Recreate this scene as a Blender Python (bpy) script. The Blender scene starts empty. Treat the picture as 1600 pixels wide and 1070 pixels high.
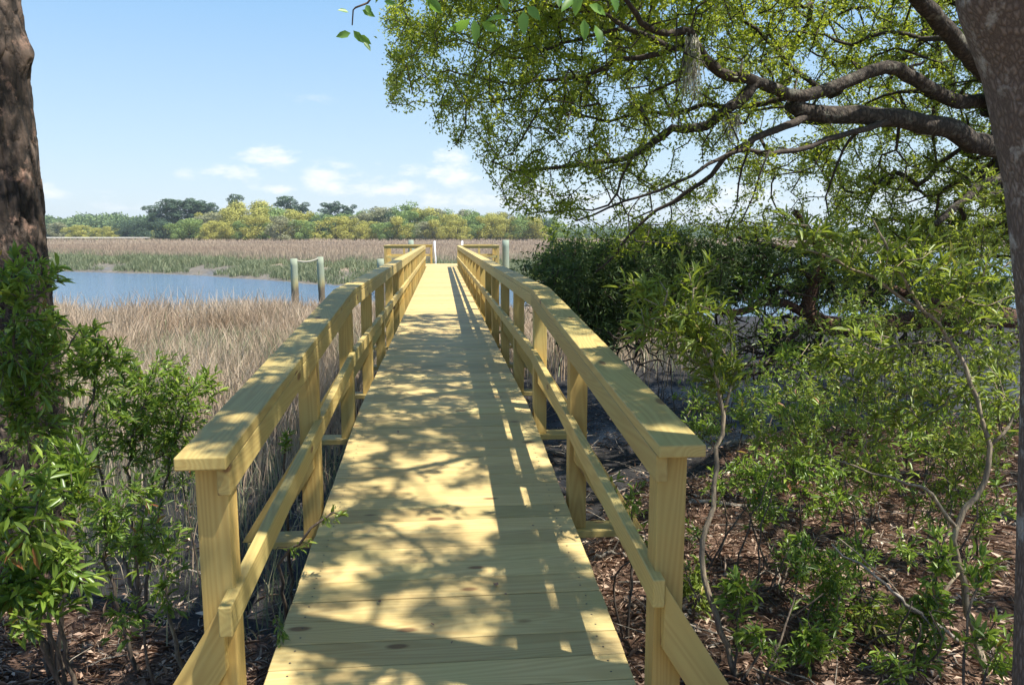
import bpy, bmesh, math, random
import numpy as np
from mathutils import Vector
rng = np.random.default_rng(7)
random.seed(7)
SC = bpy.context.scene
COL = SC.collection

# ------------------------------------------------------------------ camera
CAM = np.array([-0.013, 0.0, 2.55]); PITCH = 0.1382; YAW = 0.0922; FPX = 1191.0
cd = bpy.data.cameras.new('camera'); cam = bpy.data.objects.new('camera', cd); COL.objects.link(cam)
cam.location = CAM; cam.rotation_euler = (math.pi/2-PITCH, 0, -YAW)
cd.sensor_width = 36; cd.lens = 36*FPX/1600; cd.clip_start = 0.05; cd.clip_end = 6000
SC.camera = cam

def ray(px, py):
    a = (px-800)/FPX; b = (535-py)/FPX
    fwd = np.array([math.sin(YAW)*math.cos(PITCH), math.cos(YAW)*math.cos(PITCH), -math.sin(PITCH)])
    rt = np.array([math.cos(YAW), -math.sin(YAW), 0])
    up = np.cross(rt, fwd)
    return fwd + a*rt + b*up
def at(px, py, Y):
    d = ray(px, py); return CAM + d*(Y/d[1])

# ------------------------------------------------------------------ sky and sun
SUN = np.array([0.40, -0.24, 0.885]); SUN /= np.linalg.norm(SUN)
EL = math.asin(SUN[2]); AZ = math.atan2(SUN[0], SUN[1])
w = bpy.data.worlds.new('World'); SC.world = w; w.use_nodes = True
nt = w.node_tree; nt.nodes.clear()
def N(nt, t, **k):
    n = nt.nodes.new(t)
    for a, v in k.items():
        if a.startswith('i_'): n.inputs[a[2:]].default_value = v
        else: setattr(n, a, v)
    return n
def Mth(nt, op, a, b=None, c=None, clamp=False):
    n = nt.nodes.new('ShaderNodeMath'); n.operation = op; n.use_clamp = clamp
    for i, v in enumerate((a, b, c)):
        if v is None: continue
        if isinstance(v, (int, float)): n.inputs[i].default_value = v
        else: nt.links.new(v, n.inputs[i])
    return n.outputs[0]
def Vm(nt, op, a, b):
    n = nt.nodes.new('ShaderNodeVectorMath'); n.operation = op
    for i, v in enumerate((a, b)):
        if isinstance(v, (tuple, list)): n.inputs[i].default_value = v
        else: nt.links.new(v, n.inputs[i])
    return n
def mixc(nt, f, a, b, mode='MIX'):
    n = nt.nodes.new('ShaderNodeMix'); n.data_type = 'RGBA'; n.blend_type = mode
    for s, v in ((n.inputs[0], f), (n.inputs[6], a), (n.inputs[7], b)):
        if isinstance(v, (int, float)): s.default_value = v
        elif isinstance(v, (tuple, list)): s.default_value = (*v[:3], 1)
        else: nt.links.new(v, s)
    return n.outputs[2]
sky = N(nt, 'ShaderNodeTexSky', sky_type='NISHITA', sun_disc=False, sun_elevation=EL, sun_rotation=AZ,
        air_density=1.15, dust_density=0.6, ozone_density=1.6)
tc = N(nt, 'ShaderNodeTexCoord')
nz = N(nt, 'ShaderNodeTexNoise', i_Scale=22.0, i_Detail=9.0, i_Roughness=0.62)
mp = N(nt, 'ShaderNodeMapping'); mp.inputs['Scale'].default_value = (1, 1, 2.6)
nt.links.new(tc.outputs['Generated'], mp.inputs[0]); nt.links.new(mp.outputs[0], nz.inputs['Vector'])
# cumulus puffs low over the far shore: (azimuth px, elevation px, half width, half height, strength)
CL = [(415,242,46,16,1.0),(365,270,60,14,.75),(425,296,34,10,.8),(520,280,40,26,1.0),(560,296,70,16,.8),(640,296,60,18,.8),
      (700,268,36,34,1.0),(720,300,90,26,.9),(66,300,26,14,.9),(150,303,36,9,.6),(295,268,28,12,.5),(620,268,50,16,.6),(690,240,20,10,.7),
      (490,156,40,8,.25),(800,300,80,30,.8),(950,320,90,26,.7),(1150,310,120,30,.7),(-150,290,80,30,.8),(1400,290,120,34,.7),(470,320,160,12,.5),(260,322,160,9,.4)]
acc = None
for (px, py, hx, hy, st) in CL:
    d = ray(px, py); d /= np.linalg.norm(d)
    s = Vm(nt, 'SUBTRACT', tc.outputs['Generated'], tuple(d))
    s2 = Vm(nt, 'MULTIPLY', s.outputs[0], (FPX/hx, FPX/hx, FPX/hy*1.05))
    ln = N(nt, 'ShaderNodeVectorMath', operation='LENGTH'); nt.links.new(s2.outputs[0], ln.inputs[0])
    m = Mth(nt, 'MULTIPLY', Mth(nt, 'SUBTRACT', 1.45, ln.outputs['Value'], clamp=True), .8)
    m = Mth(nt, 'MULTIPLY', m, st)
    acc = m if acc is None else Mth(nt, 'MAXIMUM', acc, m)
cov = Mth(nt, 'ADD', acc, Mth(nt, 'MULTIPLY', Mth(nt, 'SUBTRACT', nz.outputs['Fac'], 0.60), 3.6))
cov = Mth(nt, 'MULTIPLY', Mth(nt, 'MULTIPLY', cov, 1.15, clamp=True), Mth(nt, 'MULTIPLY', acc, 2.2, clamp=True))
sz_ = nt.nodes.new('ShaderNodeSeparateXYZ'); nt.links.new(tc.outputs['Generated'], sz_.inputs[0])
grad = nt.nodes.new('ShaderNodeValToRGB'); nt.links.new(Mth(nt, 'MAXIMUM', sz_.outputs[2], 0.0), grad.inputs[0])
e_ = grad.color_ramp.elements; e_[0].position = 0; e_[0].color = (.56, .65, .71, 1); e_[1].position = .6; e_[1].color = (.10, .24, .56, 1)
for p_, c_ in ((.10, (.43, .58, .72)), (.28, (.235, .44, .70))):
    q_ = e_.new(p_); q_.color = (*c_, 1)
gr8 = Vm(nt, 'MULTIPLY', grad.outputs[0], (7.8, 7.8, 7.8)).outputs[0]
skym = mixc(nt, .82, sky.outputs[0], gr8)
skyc = mixc(nt, Mth(nt, 'MULTIPLY', cov, .9), skym, (6.1, 6.2, 6.3))
bg = N(nt, 'ShaderNodeBackground', i_Strength=0.10)
nt.links.new(skyc, bg.inputs[0])
wo = N(nt, 'ShaderNodeOutputWorld'); nt.links.new(bg.outputs[0], wo.inputs[0])

ld = bpy.data.lights.new('sun', 'SUN'); ld.energy = 5.0; ld.angle = math.radians(0.53); ld.color = (1, 0.95, 0.86)
sun = bpy.data.objects.new('sun', ld); COL.objects.link(sun)
sun.rotation_euler = Vector(SUN).to_track_quat('Z', 'Y').to_euler()
SC.view_settings.view_transform = 'Standard'; SC.view_settings.look = 'None'; SC.view_settings.gamma = 1
SC.view_settings.exposure = 0.88
SC.render.engine = 'CYCLES'
SC.cycles.max_bounces = 7; SC.cycles.diffuse_bounces = 3; SC.cycles.transmission_bounces = 4; SC.cycles.volume_bounces = 0

# ------------------------------------------------------------------ numpy noise
def _h(ix, iy, iz, s=0):
    n = (ix.astype(np.int64)*374761393 + iy.astype(np.int64)*668265263 + iz.astype(np.int64)*2147483647*3 + s*1274126177) & 0xffffffff
    n = ((n ^ (n >> 13))*1274126177) & 0xffffffff
    return ((n ^ (n >> 16)) & 0xffff)/65535.0
def vnoise(x, y, z=None, s=0):
    x = np.asarray(x, float); y = np.asarray(y, float); z = np.zeros_like(x) if z is None else np.asarray(z, float)
    ix, iy, iz = np.floor(x), np.floor(y), np.floor(z); fx, fy, fz = x-ix, y-iy, z-iz
    fx, fy, fz = [f*f*(3-2*f) for f in (fx, fy, fz)]; r = 0
    for a in (0, 1):
        for b in (0, 1):
            for c in (0, 1):
                r = r + _h(ix+a, iy+b, iz+c, s)*(fx if a else 1-fx)*(fy if b else 1-fy)*(fz if c else 1-fz)
    return r*2-1
def fbm(x, y, z=None, o=4, s=0):
    r = 0; a = 1
    for i in range(o):
        r = r + a*vnoise(x*2**i, y*2**i, None if z is None else z*2**i, s+i); a *= .5
    return r

# ------------------------------------------------------------------ object helpers
def newmesh(name, V, F, mats, parent=None, rnd=None, smooth=False, midx=None):
    """V (n,3); F (m,3) or (m,4) array, or list of such arrays"""
    me = bpy.data.meshes.new(name)
    Fs = F if isinstance(F, list) else [F]
    Fs = [np.asarray(f, np.int32) for f in Fs if len(f)]
    V = np.asarray(V, np.float32)
    me.vertices.add(len(V)); me.vertices.foreach_set('co', V.ravel())
    nl = sum(f.size for f in Fs); npoly = sum(len(f) for f in Fs)
    me.loops.add(nl); me.polygons.add(npoly)
    me.loops.foreach_set('vertex_index', np.concatenate([f.ravel() for f in Fs]))
    tot = np.concatenate([np.full(len(f), f.shape[1], np.int32) for f in Fs])
    st = np.concatenate([[0], np.cumsum(tot)[:-1]]).astype(np.int32)
    me.polygons.foreach_set('loop_start', st)
    if smooth: me.polygons.foreach_set('use_smooth', np.ones(npoly, bool))
    for m in (mats if isinstance(mats, (list, tuple)) else [mats]): me.materials.append(m)
    if midx is not None: me.polygons.foreach_set('material_index', np.asarray(midx, np.int32))
    if rnd is not None:
        a = me.attributes.new('rnd', 'FLOAT', 'FACE'); a.data.foreach_set('value', np.asarray(rnd, np.float32))
    me.update(calc_edges=True); me.validate()
    o = bpy.data.objects.new(name, me); COL.objects.link(o)
    if parent: o.parent = parent
    return o
def tag(o, label=None, cat=None, group=None, kind=None):
    if label: o['label'] = label
    if cat: o['category'] = cat
    if group: o['group'] = group
    if kind: o['kind'] = kind
    return o
def empty(name, loc, label, cat, group=None):
    o = bpy.data.objects.new(name, None); COL.objects.link(o); o.location = [float(v) for v in loc]; o.empty_display_size = .1
    return tag(o, label, cat, group)
def put(o, root):      # vertices are authored in world space: shift them into the root's space
    me = o.data; n = len(me.vertices); c = np.empty(n*3, np.float32); me.vertices.foreach_get('co', c)
    c = c.reshape(-1, 3) - np.array(root.location, np.float32); me.vertices.foreach_set('co', c.ravel()); me.update()
    o.parent = root; return o

# ------------------------------------------------------------------ materials
def mat(name):
    m = bpy.data.materials.new(name); m.use_nodes = True; t = m.node_tree; t.nodes.clear()
    b = t.nodes.new('ShaderNodeBsdfPrincipled'); o = t.nodes.new('ShaderNodeOutputMaterial'); t.links.new(b.outputs[0], o.inputs[0])
    return m, t, b, o
def ramp(t, fac, stops):
    r = t.nodes.new('ShaderNodeValToRGB'); t.links.new(fac, r.inputs[0]); e = r.color_ramp.elements
    while len(e) > 1: e.remove(e[0])
    e[0].position = stops[0][0]; e[0].color = (*stops[0][1], 1)
    for p, c in stops[1:]:
        q = e.new(p); q.color = (*c, 1)
    return r.outputs[0]
def bump(t, b, h, strength, dist=0.01):
    n = N(t, 'ShaderNodeBump', i_Strength=strength, i_Distance=dist); t.links.new(h, n.inputs['Height']); t.links.new(n.outputs[0], b.inputs['Normal'])

def leafmat(name, stops, trans=0.35, rough=0.45, tcol=(0.35, 0.5, 0.05)):
    m, t, b, o = mat(name)
    a = N(t, 'ShaderNodeAttribute', attribute_name='rnd')
    c = ramp(t, a.outputs['Fac'], stops)
    t.links.new(c, b.inputs['Base Color']); b.inputs['Roughness'].default_value = rough
    tr = t.nodes.new('ShaderNodeBsdfTranslucent')
    t.links.new(mixc(t, 0.55, c, tcol), tr.inputs[0])
    mx = t.nodes.new('ShaderNodeMixShader'); mx.inputs[0].default_value = trans
    t.links.new(b.outputs[0], mx.inputs[1]); t.links.new(tr.outputs[0], mx.inputs[2]); t.links.new(mx.outputs[0], o.inputs[0])
    return m
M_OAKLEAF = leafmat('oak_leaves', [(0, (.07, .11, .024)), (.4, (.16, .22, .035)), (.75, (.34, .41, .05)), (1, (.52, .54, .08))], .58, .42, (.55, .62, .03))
M_SHRUB = leafmat('shrub_leaves', [(0, (.055, .10, .024)), (.45, (.12, .20, .035)), (.8, (.25, .36, .055)), (.965, (.38, .46, .09)), (.98, (.28, .09, .035)), (1, (.3, .11, .05))], .4, .34, (.45, .62, .06))
M_SHRUB2 = leafmat('myrtle_leaves', [(0, (.09, .125, .025)), (.5, (.17, .235, .04)), (.9, (.32, .40, .08)), (1, (.38, .30, .08))], .42, .4, (.5, .6, .05))
M_CEDAR = leafmat('cedar_leaves', [(0, (.045, .08, .03)), (.6, (.085, .14, .045)), (1, (.19, .25, .06))], .35, .6, (.2, .3, .05))
M_PINEN = leafmat('pine_needles', [(0, (.03, .06, .025)), (1, (.07, .12, .04))], .15, .6, (.1, .2, .04))
def farleaf(name, a, b_): return leafmat(name, [(0, a), (1, b_)], .22, .8, b_)
M_FY = farleaf('far_yellow_leaves', (.32, .31, .06), (.47, .45, .10))
M_FG = farleaf('far_green_leaves', (.16, .24, .065), (.25, .34, .09))
M_FM = farleaf('far_grey_leaves', (.22, .23, .12), (.33, .33, .18))
M_FP = farleaf('far_pine_leaves', (.045, .085, .05), (.10, .16, .08))
M_GRASS = leafmat('dry_grass', [(0, (.20, .15, .09)), (.3, (.36, .25, .16)), (.62, (.54, .42, .30)), (.8, (.66, .55, .41)), (.86, (.22, .26, .14)), (1, (.36, .40, .22))], .3, .7, (.5, .4, .22))
M_GRASSG = leafmat('green_marsh_grass', [(0, (.12, .14, .08)), (.6, (.24, .28, .15)), (1, (.42, .38, .23))], .3, .6, (.3, .36, .12))
M_GRASSF = leafmat('far_dry_grass', [(0, (.27, .205, .145)), (.6, (.38, .295, .21)), (1, (.50, .41, .28))], .2, .8, (.42, .3, .22))
M_MOSS = leafmat('spanish_moss', [(0, (.34, .33, .26)), (1, (.58, .56, .46))], .3, .9, (.4, .4, .3))
M_LITTER = leafmat('leaf_litter', [(0, (.07, .042, .028)), (.25, (.21, .125, .08)), (.55, (.40, .27, .19)), (.8, (.58, .45, .33)), (1, (.72, .63, .50))], .05, .7, (.3, .15, .08))

def woodmat(name, axis, tint=(1, 1, 1)):
    m, t, b, o = mat(name)
    g = N(t, 'ShaderNodeTexCoord'); a = N(t, 'ShaderNodeAttribute', attribute_name='rnd')
    off = t.nodes.new('ShaderNodeCombineXYZ')
    r37 = Mth(t, 'MULTIPLY', a.outputs['Fac'], 37.0)
    for i in range(3): t.links.new(r37, off.inputs[i])
    p = Vm(t, 'ADD', g.outputs['Object'], off.outputs[0]).outputs[0]
    def st(lo, hi):
        s = [hi, hi, hi]; s[axis] = lo; return Vm(t, 'MULTIPLY', p, tuple(s)).outputs[0]
    n0 = N(t, 'ShaderNodeTexNoise', i_Scale=1.0, i_Detail=2.0); t.links.new(st(.9, 9), n0.inputs['Vector'])
    # growth rings: bands through a slowly warped field
    n1 = N(t, 'ShaderNodeTexNoise', i_Scale=1.0, i_Detail=1.5, i_Roughness=.4); t.links.new(st(.45, 7), n1.inputs['Vector'])
    band = Mth(t, 'SINE', Mth(t, 'MULTIPLY', n1.outputs['Fac'], 150.0))
    band = Mth(t, 'MULTIPLY_ADD', band, 0.5, 0.5)
    n2 = N(t, 'ShaderNodeTexNoise', i_Scale=1.0, i_Detail=4.0, i_Roughness=.7); t.links.new(st(3, 190), n2.inputs['Vector'])
    base = mixc(t, n0.outputs['Fac'], (.50*tint[0], .37*tint[1], .11*tint[2]), (.62*tint[0], .49*tint[1], .185*tint[2]))
    c = mixc(t, Mth(t, 'MULTIPLY', band, .6), base, (.42*tint[0], .28*tint[1], .085*tint[2]))
    c = mixc(t, Mth(t, 'MULTIPLY', n2.outputs['Fac'], .5), c, (.36, .26, .10))
    # soft green treatment blotches
    n3 = N(t, 'ShaderNodeTexNoise', i_Scale=2.3, i_Detail=3.0); t.links.new(p, n3.inputs['Vector'])
    gm = Mth(t, 'MULTIPLY', Mth(t, 'SUBTRACT', n3.outputs['Fac'], .45, clamp=True), 1.8, clamp=True)
    c = mixc(t, Mth(t, 'MULTIPLY', gm, .8), c, (.41, .39, .15))
    # knots
    s = [7.0, 7.0, 7.0]; s[axis] = 2.6
    kv = Vm(t, 'MULTIPLY', p, tuple(s)).outputs[0]
    vo = N(t, 'ShaderNodeTexVoronoi', i_Scale=1.0, i_Randomness=1.0); t.links.new(kv, vo.inputs['Vector'])
    k = Mth(t, 'MULTIPLY', Mth(t, 'SUBTRACT', .135, vo.outputs['Distance'], clamp=True), 18.0, clamp=True)
    c = mixc(t, Mth(t, 'MULTIPLY', k, .8), c, (.16, .07, .03))
    # board to board brightness
    v = Mth(t, 'MULTIPLY_ADD', a.outputs['Fac'], .34, .80)
    cv = t.nodes.new('ShaderNodeCombineXYZ')
    for i in range(3): t.links.new(v, cv.inputs[i])
    c = mixc(t, 1.0, c, cv.outputs[0], 'MULTIPLY')
    t.links.new(c, b.inputs['Base Color']); b.inputs['Roughness'].default_value = .62
    b.inputs['Specular IOR Level'].default_value = .35
    hh = Mth(t, 'ADD', Mth(t, 'MULTIPLY', band, .35), n2.outputs['Fac'])
    bump(t, b, hh, .35, .0015)
    return m
WX, WY, WZ = woodmat('pine_board_across', 0), woodmat('pine_board_along', 1), woodmat('pine_board_upright', 2, (1.06, .96, .85))
WD = woodmat('deck_board', 0, (1.14, 1.13, 1.42))

def barkmat(name, c1, c2, c3, sc=(26, 26, 7), moss=None, bs=.8):
    m, t, b, o = mat(name); g = N(t, 'ShaderNodeTexCoord')
    p = Vm(t, 'MULTIPLY', g.outputs['Object'], sc).outputs[0]
    n = N(t, 'ShaderNodeTexNoise', i_Scale=1.0, i_Detail=6.0, i_Roughness=.65); t.links.new(p, n.inputs['Vector'])
    v = N(t, 'ShaderNodeTexVoronoi', feature='DISTANCE_TO_EDGE', i_Scale=.7); 
    pj = Vm(t, 'ADD', p, Vm(t, 'MULTIPLY', n.outputs['Color'], (1.4, 1.4, 1.4)).outputs[0]).outputs[0]; t.links.new(pj, v.inputs['Vector'])
    f = Mth(t, 'MULTIPLY', v.outputs['Distance'], 3.0, clamp=True)
    v2 = N(t, 'ShaderNodeTexVoronoi', i_Scale=.7); t.links.new(pj, v2.inputs['Vector']); sc_ = t.nodes.new('ShaderNodeSeparateColor'); t.links.new(v2.outputs['Color'], sc_.inputs[0])
    c = mixc(t, Mth(t, 'ADD', Mth(t, 'MULTIPLY', n.outputs['Fac'], .5), Mth(t, 'MULTIPLY', sc_.outputs[0], .5)), c1, c2); c = mixc(t, f, c3, c)
    if moss:
        n4 = N(t, 'ShaderNodeTexNoise', i_Scale=9.0, i_Detail=5.0, i_Roughness=.7); t.links.new(g.outputs['Object'], n4.inputs['Vector'])
        mm = Mth(t, 'MULTIPLY', Mth(t, 'SUBTRACT', n4.outputs['Fac'], .56, clamp=True), 9.0, clamp=True)
        c = mixc(t, mm, c, moss)
    t.links.new(c, b.inputs['Base Color']); b.inputs['Roughness'].default_value = .9
    bump(t, b, Mth(t, 'ADD', f, n.outputs['Fac']), bs, .012)
    return m
M_OAKBARK = barkmat('oak_bark', (.05, .038, .028), (.13, .10, .075), (.025, .019, .014), (30, 30, 18), (.19, .18, .14))
M_TWIG = barkmat('twig_bark', (.05, .036, .026), (.11, .085, .062), (.035, .026, .02), (40, 40, 40), None, .3)
M_PINEBARK = barkmat('pine_bark', (.06, .042, .032), (.19, .135, .10), (.016, .012, .009), (15, 15, 6.5), (.26, .16, .115), .9)
M_GREYBARK = barkmat('grey_bark', (.15, .115, .095), (.30, .24, .20), (.10, .075, .06), (120, 120, 34), (.42, .41, .38), .6)
M_STEM = barkmat('pale_stem_bark', (.30, .23, .14), (.48, .39, .25), (.18, .14, .10), (60, 60, 14), None, .3)
M_DSTEM = barkmat('dark_stem_bark', (.11, .085, .06), (.22, .17, .12), (.08, .06, .045), (60, 60, 14), None, .3)
M_CEDARB = barkmat('cedar_bark', (.10, .05, .032), (.22, .12, .08), (.07, .035, .025), (40, 40, 30), None, .7)
M_DEAD = barkmat('weathered_branch', (.30, .26, .21), (.48, .43, .36), (.2, .17, .13), (40, 40, 20), None, .4)

def plain(name, c, rough=.6, metal=0, nscale=8, amt=.25, c2=None):
    m, t, b, o = mat(name); g = N(t, 'ShaderNodeTexCoord')
    n = N(t, 'ShaderNodeTexNoise', i_Scale=float(nscale), i_Detail=5.0); t.links.new(g.outputs['Object'], n.inputs['Vector'])
    c2 = c2 or tuple(v*(1-amt*2) for v in c)
    t.links.new(mixc(t, n.outputs['Fac'], c2, c), b.inputs['Base Color']); b.inputs['Roughness'].default_value = rough; b.inputs['Metallic'].default_value = metal
    bump(t, b, n.outputs['Fac'], .2, .01)
    return m
M_WHITE = plain('white_metal', (.8, .8, .82), .35, .0, 6, .05)
M_ROPE = plain('rope_fibre', (.5, .46, .36), .9, 0, 60, .2)
M_HOUSE = plain('house_wall', (.75, .74, .7), .7, 0, 1, .05)
M_ROOF = plain('house_roof', (.22, .2, .19), .8, 0, 1, .1)
M_PANE = plain('window_pane', (.05, .06, .07), .1, 0, 1, .1)
M_SAND = plain('shore_sand', (.5, .46, .38), .9, 0, .2, .1)
M_LAWN = plain('lawn_grass', (.28, .30, .09), .9, 0, .3, .15)

m, t, b, o = mat('weathered_piling'); M_PILE = m
g = N(t, 'ShaderNodeTexCoord'); sp = t.nodes.new('ShaderNodeSeparateXYZ')
gp = N(t, 'ShaderNodeNewGeometry'); t.links.new(gp.outputs['Position'], sp.inputs[0])
n = N(t, 'ShaderNodeTexNoise', i_Scale=1.0, i_Detail=5.0); t.links.new(Vm(t, 'MULTIPLY', g.outputs['Object'], (14, 14, 1.6)).outputs[0], n.inputs['Vector'])
zz = Mth(t, 'ADD', sp.outputs[2], Mth(t, 'MULTIPLY', n.outputs['Fac'], .5))
c = ramp(t, Mth(t, 'DIVIDE', zz, 2.6), [(0, (.07, .055, .04)), (.42, (.16, .11, .06)), (.5, (.42, .36, .16)), (.6, (.33, .36, .24)), (1, (.28, .34, .26))])
c = mixc(t, Mth(t, 'MULTIPLY', n.outputs['Fac'], .45), c, (.12, .13, .10)); t.links.new(c, b.inputs['Base Color']); b.inputs['Roughness'].default_value = .85
bump(t, b, n.outputs['Fac'], .6, .02)

# ------------------------------------------------------------------ terrain
def interp(x, pts): return np.interp(x, [p[0] for p in pts], [p[1] for p in pts])
FARSH = [(-400, 320), (-60, 92), (-30, 62), (-15.7, 50), (-4.6, 41), (3, 40), (15, 52), (30, 76), (80, 120), (400, 300)]
NEARSH = [(-400, 250), (-60, 48), (-30, 33), (-14, 25), (-8, 22), (-4, 22.5), (0, 24), (5, 25), (12, 24), (20, 26), (60, 40), (400, 120)]
def sstep(a, b, x):
    t = np.clip((x-a)/(b-a), 0, 1); return t*t*(3-2*t)
def ground_z(x, y):
    x = np.asarray(x, float); y = np.asarray(y, float)
    wob = 1.2*vnoise(x*.12, y*.12, s=3)
    edge = np.where(x < 0, 3.6, 6.6) + .5*vnoise(x*.5, y*.5, s=5)
    edge = interp(x, [(-10, 5.4), (-3, 4.9), (-1.2, 4.3), (-.4, 4.0), (.9, 4.8), (1.6, 6.2), (4, 7.8), (20, 11)]) + .35*vnoise(x*.8, y*.8, s=5)
    z = .34 + .30*(1-sstep(edge-1.6, edge+.6, y))
    z = z - .10*sstep(0, .8, sstep(edge, edge+.6, y)*(1-sstep(edge+2.5, edge+5, y)))
    ny = interp(x, NEARSH) + wob; fy = interp(x, FARSH) + 1.6*vnoise(x*.17, y*.05, s=9) + .5*vnoise(x*.7, y*.2, s=10)
    bank = sstep(ny-3.5, ny+1.5, y)
    z = z*(1-bank) + (-.5)*bank
    fb = (y-fy)
    far = np.where(fb > 0, .62*sstep(0, 6, fb)**.8, 0.0) + np.where(fb < 0, np.maximum(fb*.15, -.6), 0)
    z = np.where(y > (ny+fy)/2, np.where(fb > -4, far, -.5), z)
    z = z + .035*fbm(x*1.3, y*1.3, o=3, s=21)*np.clip(30/(y+5), .3, 1) + .02*vnoise(x*5, y*5, s=30)*(y < 14)
    z = z + .12*vnoise(x*.9, y*.35, s=40)*((fb > .3) & (fb < 9))
    z = z + .9*sstep(200, 235, y)
    z = z + .12*np.clip(-y, 0, 6)
    return z
xs = np.concatenate([-np.geomspace(1400, 9, 70), np.linspace(-9, 9, 240)[1:-1], np.geomspace(9, 1400, 70)])
ys = np.concatenate([np.linspace(-8, 0, 20)[:-1], np.linspace(0, 14, 190)[:-1], np.linspace(14, 70, 190)[:-1], np.geomspace(70, 3000, 90)])
X, Y = np.meshgrid(xs, ys); Z = ground_z(X, Y)
nx, ny_ = len(xs), len(ys)
idx = np.arange(nx*ny_).reshape(ny_, nx)
F = np.stack([idx[:-1, :-1], idx[:-1, 1:], idx[1:, 1:], idx[1:, :-1]], -1).reshape(-1, 4)
m, t, b, o = mat('ground_soil'); M_GROUND = m
gp = N(t, 'ShaderNodeNewGeometry'); sp = t.nodes.new('ShaderNodeSeparateXYZ'); t.links.new(gp.outputs['Position'], sp.inputs[0])
nA = N(t, 'ShaderNodeTexNoise', i_Scale=3.0, i_Detail=8.0, i_Roughness=.7); t.links.new(gp.outputs['Position'], nA.inputs['Vector'])
nB = N(t, 'ShaderNodeTexNoise', i_Scale=38.0, i_Detail=5.0, i_Roughness=.7); t.links.new(gp.outputs['Position'], nB.inputs['Vector'])
nC = N(t, 'ShaderNodeTexNoise', i_Scale=.5, i_Detail=4.0); t.links.new(gp.outputs['Position'], nC.inputs['Vector'])
mudc = ramp(t, nA.outputs['Fac'], [(.3, (.016, .016, .018)), (.55, (.034, .031, .030)), (.78, (.10, .085, .068))])
soil = ramp(t, nB.outputs['Fac'], [(.3, (.05, .028, .018)), (.5, (.13, .075, .048)), (.7, (.27, .17, .115))])
zf = Mth(t, 'ADD', sp.outputs[2], Mth(t, 'MULTIPLY', Mth(t, 'SUBTRACT', nA.outputs['Fac'], .5), .22))
isl = Mth(t, 'MULTIPLY', Mth(t, 'SUBTRACT', zf, .40, clamp=True), 14.0, clamp=True)
nearm = Mth(t, 'MULTIPLY', Mth(t, 'SUBTRACT', 18.0, sp.outputs[1], clamp=False), .5, clamp=True)
isl = Mth(t, 'MULTIPLY', isl, nearm)
farmud = ramp(t, nA.outputs['Fac'], [(.3, (.075, .066, .055)), (.55, (.17, .15, .12)), (.8, (.27, .235, .185))])
fm = Mth(t, 'MULTIPLY', Mth(t, 'SUBTRACT', sp.outputs[1], 24.0), .2, clamp=True)
mud2 = mixc(t, fm, mudc, farmud)
# marsh floor under the far grass
mf = Mth(t, 'MULTIPLY', Mth(t, 'SUBTRACT', sp.outputs[2], .5), 8.0, clamp=True)
mf = Mth(t, 'MULTIPLY', mf, fm)
marsh = mixc(t, nC.outputs['Fac'], (.25, .19, .135), (.34, .26, .185))
shore = Mth(t, 'MULTIPLY', Mth(t, 'SUBTRACT', sp.outputs[1], 222.0), .1, clamp=True)
wood = mixc(t, nC.outputs['Fac'], (.10, .12, .04), (.20, .20, .07))
c = mixc(t, mf, mud2, marsh); c = mixc(t, shore, c, wood); c = mixc(t, isl, c, soil)
t.links.new(c, b.inputs['Base Color'])
wet = Mth(t, 'MULTIPLY', Mth(t, 'SUBTRACT', .36, zf, clamp=True), 7.0, clamp=True)
wet = Mth(t, 'MULTIPLY', wet, Mth(t, 'MULTIPLY', Mth(t, 'SUBTRACT', nC.outputs['Fac'], .42, clamp=True), 8.0, clamp=True))
ro = Mth(t, 'SUBTRACT', .95, Mth(t, 'MULTIPLY', wet, .65)); ro = Mth(t, 'MAXIMUM', ro, .25)
b.inputs['Specular IOR Level'].default_value = .35
t.links.new(ro, b.inputs['Roughness'])
bump(t, b, Mth(t, 'ADD', nA.outputs['Fac'], Mth(t, 'MULTIPLY', nB.outputs['Fac'], .3)), 1.0, .09)
tag(newmesh('ground', np.stack([X, Y, Z], -1).reshape(-1, 3), F, M_GROUND, smooth=True), kind='structure')

m, t, b, o = mat('creek_water')
gp = N(t, 'ShaderNodeNewGeometry')
n = N(t, 'ShaderNodeTexNoise', i_Scale=1.0, i_Detail=4.0); t.links.new(Vm(t, 'MULTIPLY', gp.outputs['Position'], (1.6, 5.0, 1)).outputs[0], n.inputs['Vector'])
b.inputs['Base Color'].default_value = (.09, .15, .22, 1); b.inputs['Roughness'].default_value = .12  # part of the sky's blue reflection is put into the base colour
b.inputs['IOR'].default_value = 1.33; bump(t, b, n.outputs['Fac'], 1.0, .14)
wx = np.concatenate([np.linspace(-400, -40, 20), np.linspace(-38, 40, 60), np.linspace(45, 400, 20)])
V = []; Fw = []
for x in wx: V += [(x, float(interp(x, NEARSH))-7, 0), (x, float(interp(x, FARSH))+7, 0)]
for i in range(len(wx)-1): Fw.append((2*i, 2*i+2, 2*i+3, 2*i+1))
tag(newmesh('water', np.array(V), np.array(Fw), m), kind='structure')

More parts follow.
